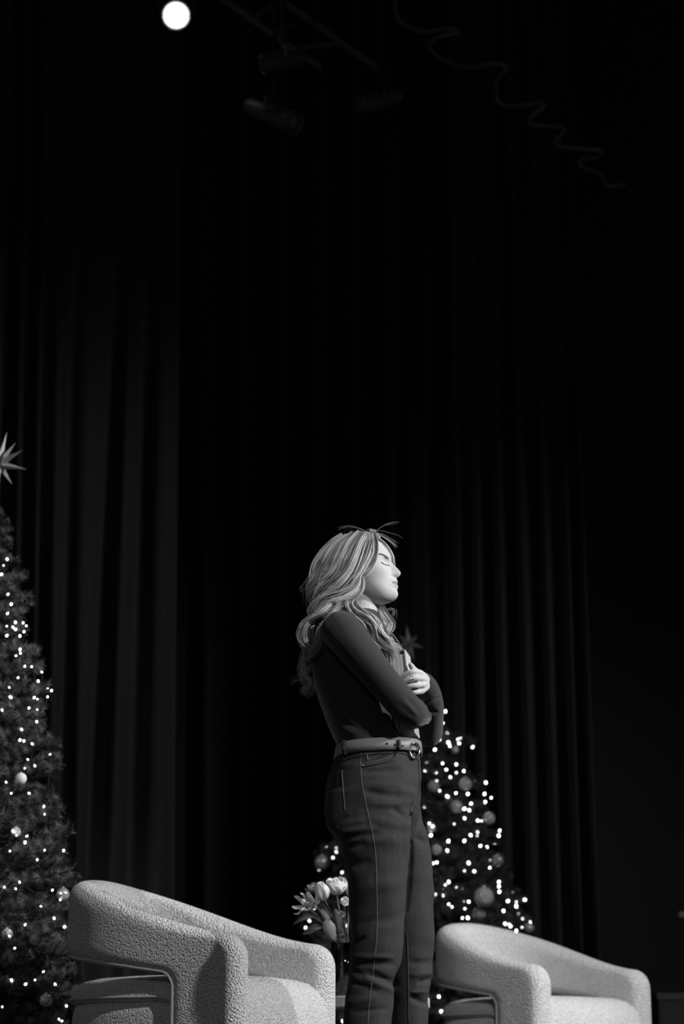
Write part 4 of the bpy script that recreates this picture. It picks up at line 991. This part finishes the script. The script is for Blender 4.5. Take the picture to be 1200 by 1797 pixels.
leaf([(591, 1736, -.040), (590, 1722, -.042), (589, 1710, -.042), (588, 1702, -.042)], .007, M['leaf_pale'], 'pale leaf inside the glass vase', (.2, -1, 0))
# stems: one slot each in the vase, slots shared out so that no two stems cross
slots = [(a * .0088 + (b % 2) * .0044, b * .0076 + .004) for a in range(-4, 5) for b in range(-3, 5)]
slots = [q for q in slots if math.hypot(q[0], q[1] - .004) < .0262 and q[1] > -.005]
def stem_path(i, q):
    p = STEMS[i][0]
    if p.z < mouth.z: return [p, p.lerp(Vector((p.x, p.y, tz + .0165)), .6), Vector((p.x, p.y, tz + .0165))]
    m = mouth + Vector((q[0], q[1], 0)); b = Vector((vc.x + q[0] * .8, vy + q[1] * .8, tz + .0165)); u = (p - m)
    return [p, m + u * .5 + Vector((0, 0, .012)), m, b]
up_ = [i for i in range(len(STEMS)) if STEMS[i][0].z >= mouth.z]; SMP = {}
def smp(i, k):
    if (i, k) not in SMP: SMP[i, k] = catmull([list(v) for v in stem_path(i, slots[k])], 12)
    return SMP[i, k]
PD = {}
def pair_gap(i, k, j, l):
    if (i, k, j, l) not in PD: PD[i, k, j, l] = np.sqrt(((smp(i, k)[:, None] - smp(j, l)[None]) ** 2).sum(-1)).min()
    return PD[i, k, j, l]
def stem_cost(asg):
    ids = list(asg); c = 0.0
    for x in range(len(ids)):
        a = smp(ids[x], asg[ids[x]])
        for y in range(x + 1, len(ids)):
            d = pair_gap(ids[x], asg[ids[x]], ids[y], asg[ids[y]]); c += max(0, .0056 - d) * 100
        for k in range(len(STEMS)):
            if k != ids[x] and STEMS[k][3] is not None:
                d = np.sqrt(((a - np.array(STEMS[k][3])) ** 2).sum(-1)).min(); c += max(0, STEMS[k][4] * .8 - d) * 25
    return c
srt = sorted(range(len(slots)), key=lambda k: slots[k][0]); r_s = random.Random(3)
asg = {i: srt[int(n_ * len(srt) / len(up_))] for n_, i in enumerate(sorted(up_, key=lambda i: STEMS[i][0].x))}
best = stem_cost(asg)
for _ in range(900):
    if best < 1e-6: break
    t_ = dict(asg); i = r_s.choice(up_); k = r_s.randrange(len(slots)); o_ = [q for q in t_ if t_[q] == k]
    if o_: t_[o_[0]] = t_[i]
    t_[i] = k; c_new = stem_cost(t_)
    if c_new < best: asg, best = t_, c_new
for i, (p, r, root, c, bs) in enumerate(STEMS):
    part('stem', tube(stem_path(i, slots[asg[i]] if i in asg else (0, 0)), [r] * (4 if i in asg else 3), 7, 5), M['leaf'], root)
# glass bottle behind the vase
by = TY + .085; bc = P(603, 1748, by); brr = .030; bh = P(600, 1570, by).z - tz; hs = P(600, 1648, by).z - tz
bott = empty('glass_bottle', (bc.x, by, tz), 'clear glass bottle with ringed neck behind the vase', 'bottle')
part('glass', revolve([(.004, 0), (brr, 0), (brr, hs * .8), (brr * .95, hs), (brr * .6, hs + .05), (.011, hs + .075), (.011, bh), (.008, bh), (.008, hs + .07), (brr * .5, hs + .045), (brr * .85, hs - .005), (brr * .88, .012), (.004, .012)], (bc.x, by, tz), 32), M['glass'], bott)
for k_ in range(4):
    zz = hs + .078 + k_ * (bh - hs - .09) / 3
    part('neck_ring', tube([(bc.x + .0125 * math.cos(a), by + .0125 * math.sin(a), tz + zz) for a in np.linspace(0, 2 * np.pi, 21)], .0035, 8, 1, smooth=False), M['glass'], bott)

# ------------------------------------------------------------------ lighting rig overhead
RY = 9.6
def bar(name, a, b, r, root, m='pipe', n=8): return part(name, tube([a, b], r, n, 1, smooth=False), M[m], root)
tr = empty('lighting_truss', P(480, 40, RY), 'dim ladder truss hanging over the stage with cross bars', 'truss')
Q = lambda a, b, d=0: P(a, b, RY + d)
bar('chord', Q(330, -46), Q(560, 118), .020, tr); bar('chord', Q(430, -46, .25), Q(660, 118, .25), .020, tr)
for a, b in (((398, 2), (446, -34)), ((474, 58), (518, 44)), ((514, 86), (600, 76)), ((440, 34), (490, 0))):
    bar('cross_bar', Q(*a), Q(*b, .25), .013, tr)
for (a, b) in ((340, -39), (550, 111)): bar('hanger', Q(a, b), Q(a, b) + Vector((0, 0, 8.5 - Q(a, b).z)), .008, tr, 'black')
def fixture(name, px, py, Y, aim, r, L, lens, label, cat_group, top):
    c = P(px, py, Y); root = empty(name, c, label, 'stage light', cat_group)
    u = Vector(aim).normalized(); rot = u.to_track_quat('Z', 'Y').to_matrix().to_4x4()
    def tf(q): v, f = q; return v @ np.array(rot.to_3x3()).T + np.array(c), f
    part('housing', tf(revolve([(r * .5, -L), (r * .8, -L * .95), (r * .98, -L * .5), (r * 1.08, -.02), (r * 1.12, .015), (r * 1.12, .03), (r * 1.0, .03), (r * 1.0, .005), (.01, .0)], n=36)), M['fixture'], root)
    part('lens', tf(revolve([(.002, .016), (r * .5, .013), (r * .84, .006), (r * .84, .003), (.002, .003)], n=36)), M[lens], root)
    part('reflector_rim', tf(revolve([(r * .84, .004), (r * .92, .014), (r * 1.0, .030), (r * 1.03, .030), (r * 1.0, .010), (r * .84, .001)], n=36, caps=False)), M['pipe'], root)
    s = u.cross(Vector((0, 0, 1))).normalized(); m_ = c - u * L * .4
    part('yoke', tube([m_ + s * r * 1.15, m_ + s * r * 1.2 + Vector((0, 0, r * 1.2)), m_ + Vector((0, 0, r * 1.8)), m_ - s * r * 1.2 + Vector((0, 0, r * 1.2)), m_ - s * r * 1.15], .010, 6, 4), M['fixture'], root)
    part('clamp', tube([m_ + Vector((0, 0, r * 1.75)), m_ + Vector((0, 0, top)) if top else Vector((m_.x, m_.y, 8.51))], .014, 8, 1, smooth=False), M['black'], root)
    return root, s, u
toc = (CAM - P(309, 27, RY)).normalized()
fx, s_ax, u_ax = fixture('spotlight', 309, 27, RY, toc, .074, .26, 'lamp_on', 'round spotlight shining white above the stage', 'stage lights on the rig', .42)
c0 = P(309, 27, RY)
part('lens_bar', [tube([c0 + u_ax * .026 + s_ax * a, c0 + u_ax * .026 + s_ax * b], .0032, 6, 1, smooth=False) for a, b in ((-.066, -.022), (.022, .066))], M['fixture'], fx)
fixture('spotlight', 512, 214, RY - .2, (.75, -.5, -.55), .055, .34, 'lens', 'unlit dark spotlight hanging lowest under the truss', 'stage lights on the rig', None)
fixture('spotlight', 470, 112, RY - .3, (-.9, -.3, -.35), .045, .22, 'lens', 'small unlit dark spotlight just under the truss cross bars', 'stage lights on the rig', None)
fixture('spotlight', 640, 182, RY + .1, (-.8, -.4, -.4), .045, .24, 'lens', 'unlit dark spotlight hanging between the truss and the looping cable', 'stage lights on the rig', None)
pa, pb = P(-60, -60, RY + .08), P(900, -60, RY + .08)
batten = empty('rig_pipe', pa, 'long horizontal lighting pipe above the shining spotlight', 'pipe')
part('pipe', tube([pa, pb], .024, 10, 1, smooth=False), M['pipe'], batten)
for f_ in (.12, .5, .88): q = pa.lerp(pb, f_); part('hanger', tube([q, Vector((q.x, q.y, 8.51))], .008, 6, 1, smooth=False), M['black'], batten)
cb_pts = conv([(95, -40), (97, 50), (130, 95), (205, 122), (290, 110), (338, 124), (260, 142), (226, 172), (245, 208), (310, 243), (380, 258), (450, 246), (510, 248), (516, 272), (482, 315), (482, 360), (498, 396), (560, 407), (640, 394), (662, 408), (610, 455), (620, 478), (690, 484), (742, 492), (708, 545), (735, 562), (820, 570), (882, 578), (870, 602), (805, 612), (812, 640), (880, 664), (908, 712), (968, 708)], 2.182, 650, 0)
cable = part('hanging_cable', tube([P(693, -60, RY + .08)] + [P(a, b, RY - .15 + .2 * math.sin(i * .9)) for i, (a, b) in enumerate(cb_pts)], .011, 8, 5), M['cable']); tag(cable, 'thin grey cable hanging in zigzag loops from the rig', 'cable')
# plate on the back wall and a low case at the side of the stage
pc = P(1199, 1605, 14.0)
pl = empty('wall_plate', pc, 'small pale metal plate on the dark back wall', 'wall plate')
part('plate', box((pc.x, 13.995, pc.z), (.028, .006, .016)), M['tabletop'], pl, False, .002); part('switch', box((pc.x + .005, 13.985, pc.z), (.006, .006, .008)), M['tabletop'], pl, False)
cc = P(1260, 1746, 12.0)
cs = empty('equipment_case', (cc.x, 12.0, 0), 'black equipment case standing on the floor beyond the armchair', 'case')
part('body', box((cc.x, 12.0, cc.z / 2 - .02), (.40, .30, cc.z / 2 - .02)), M['fixture'], cs, False, .008)
part('lid', box((cc.x, 12.0, cc.z - .020), (.408, .308, .020)), M['pipe'], cs, False, .006)
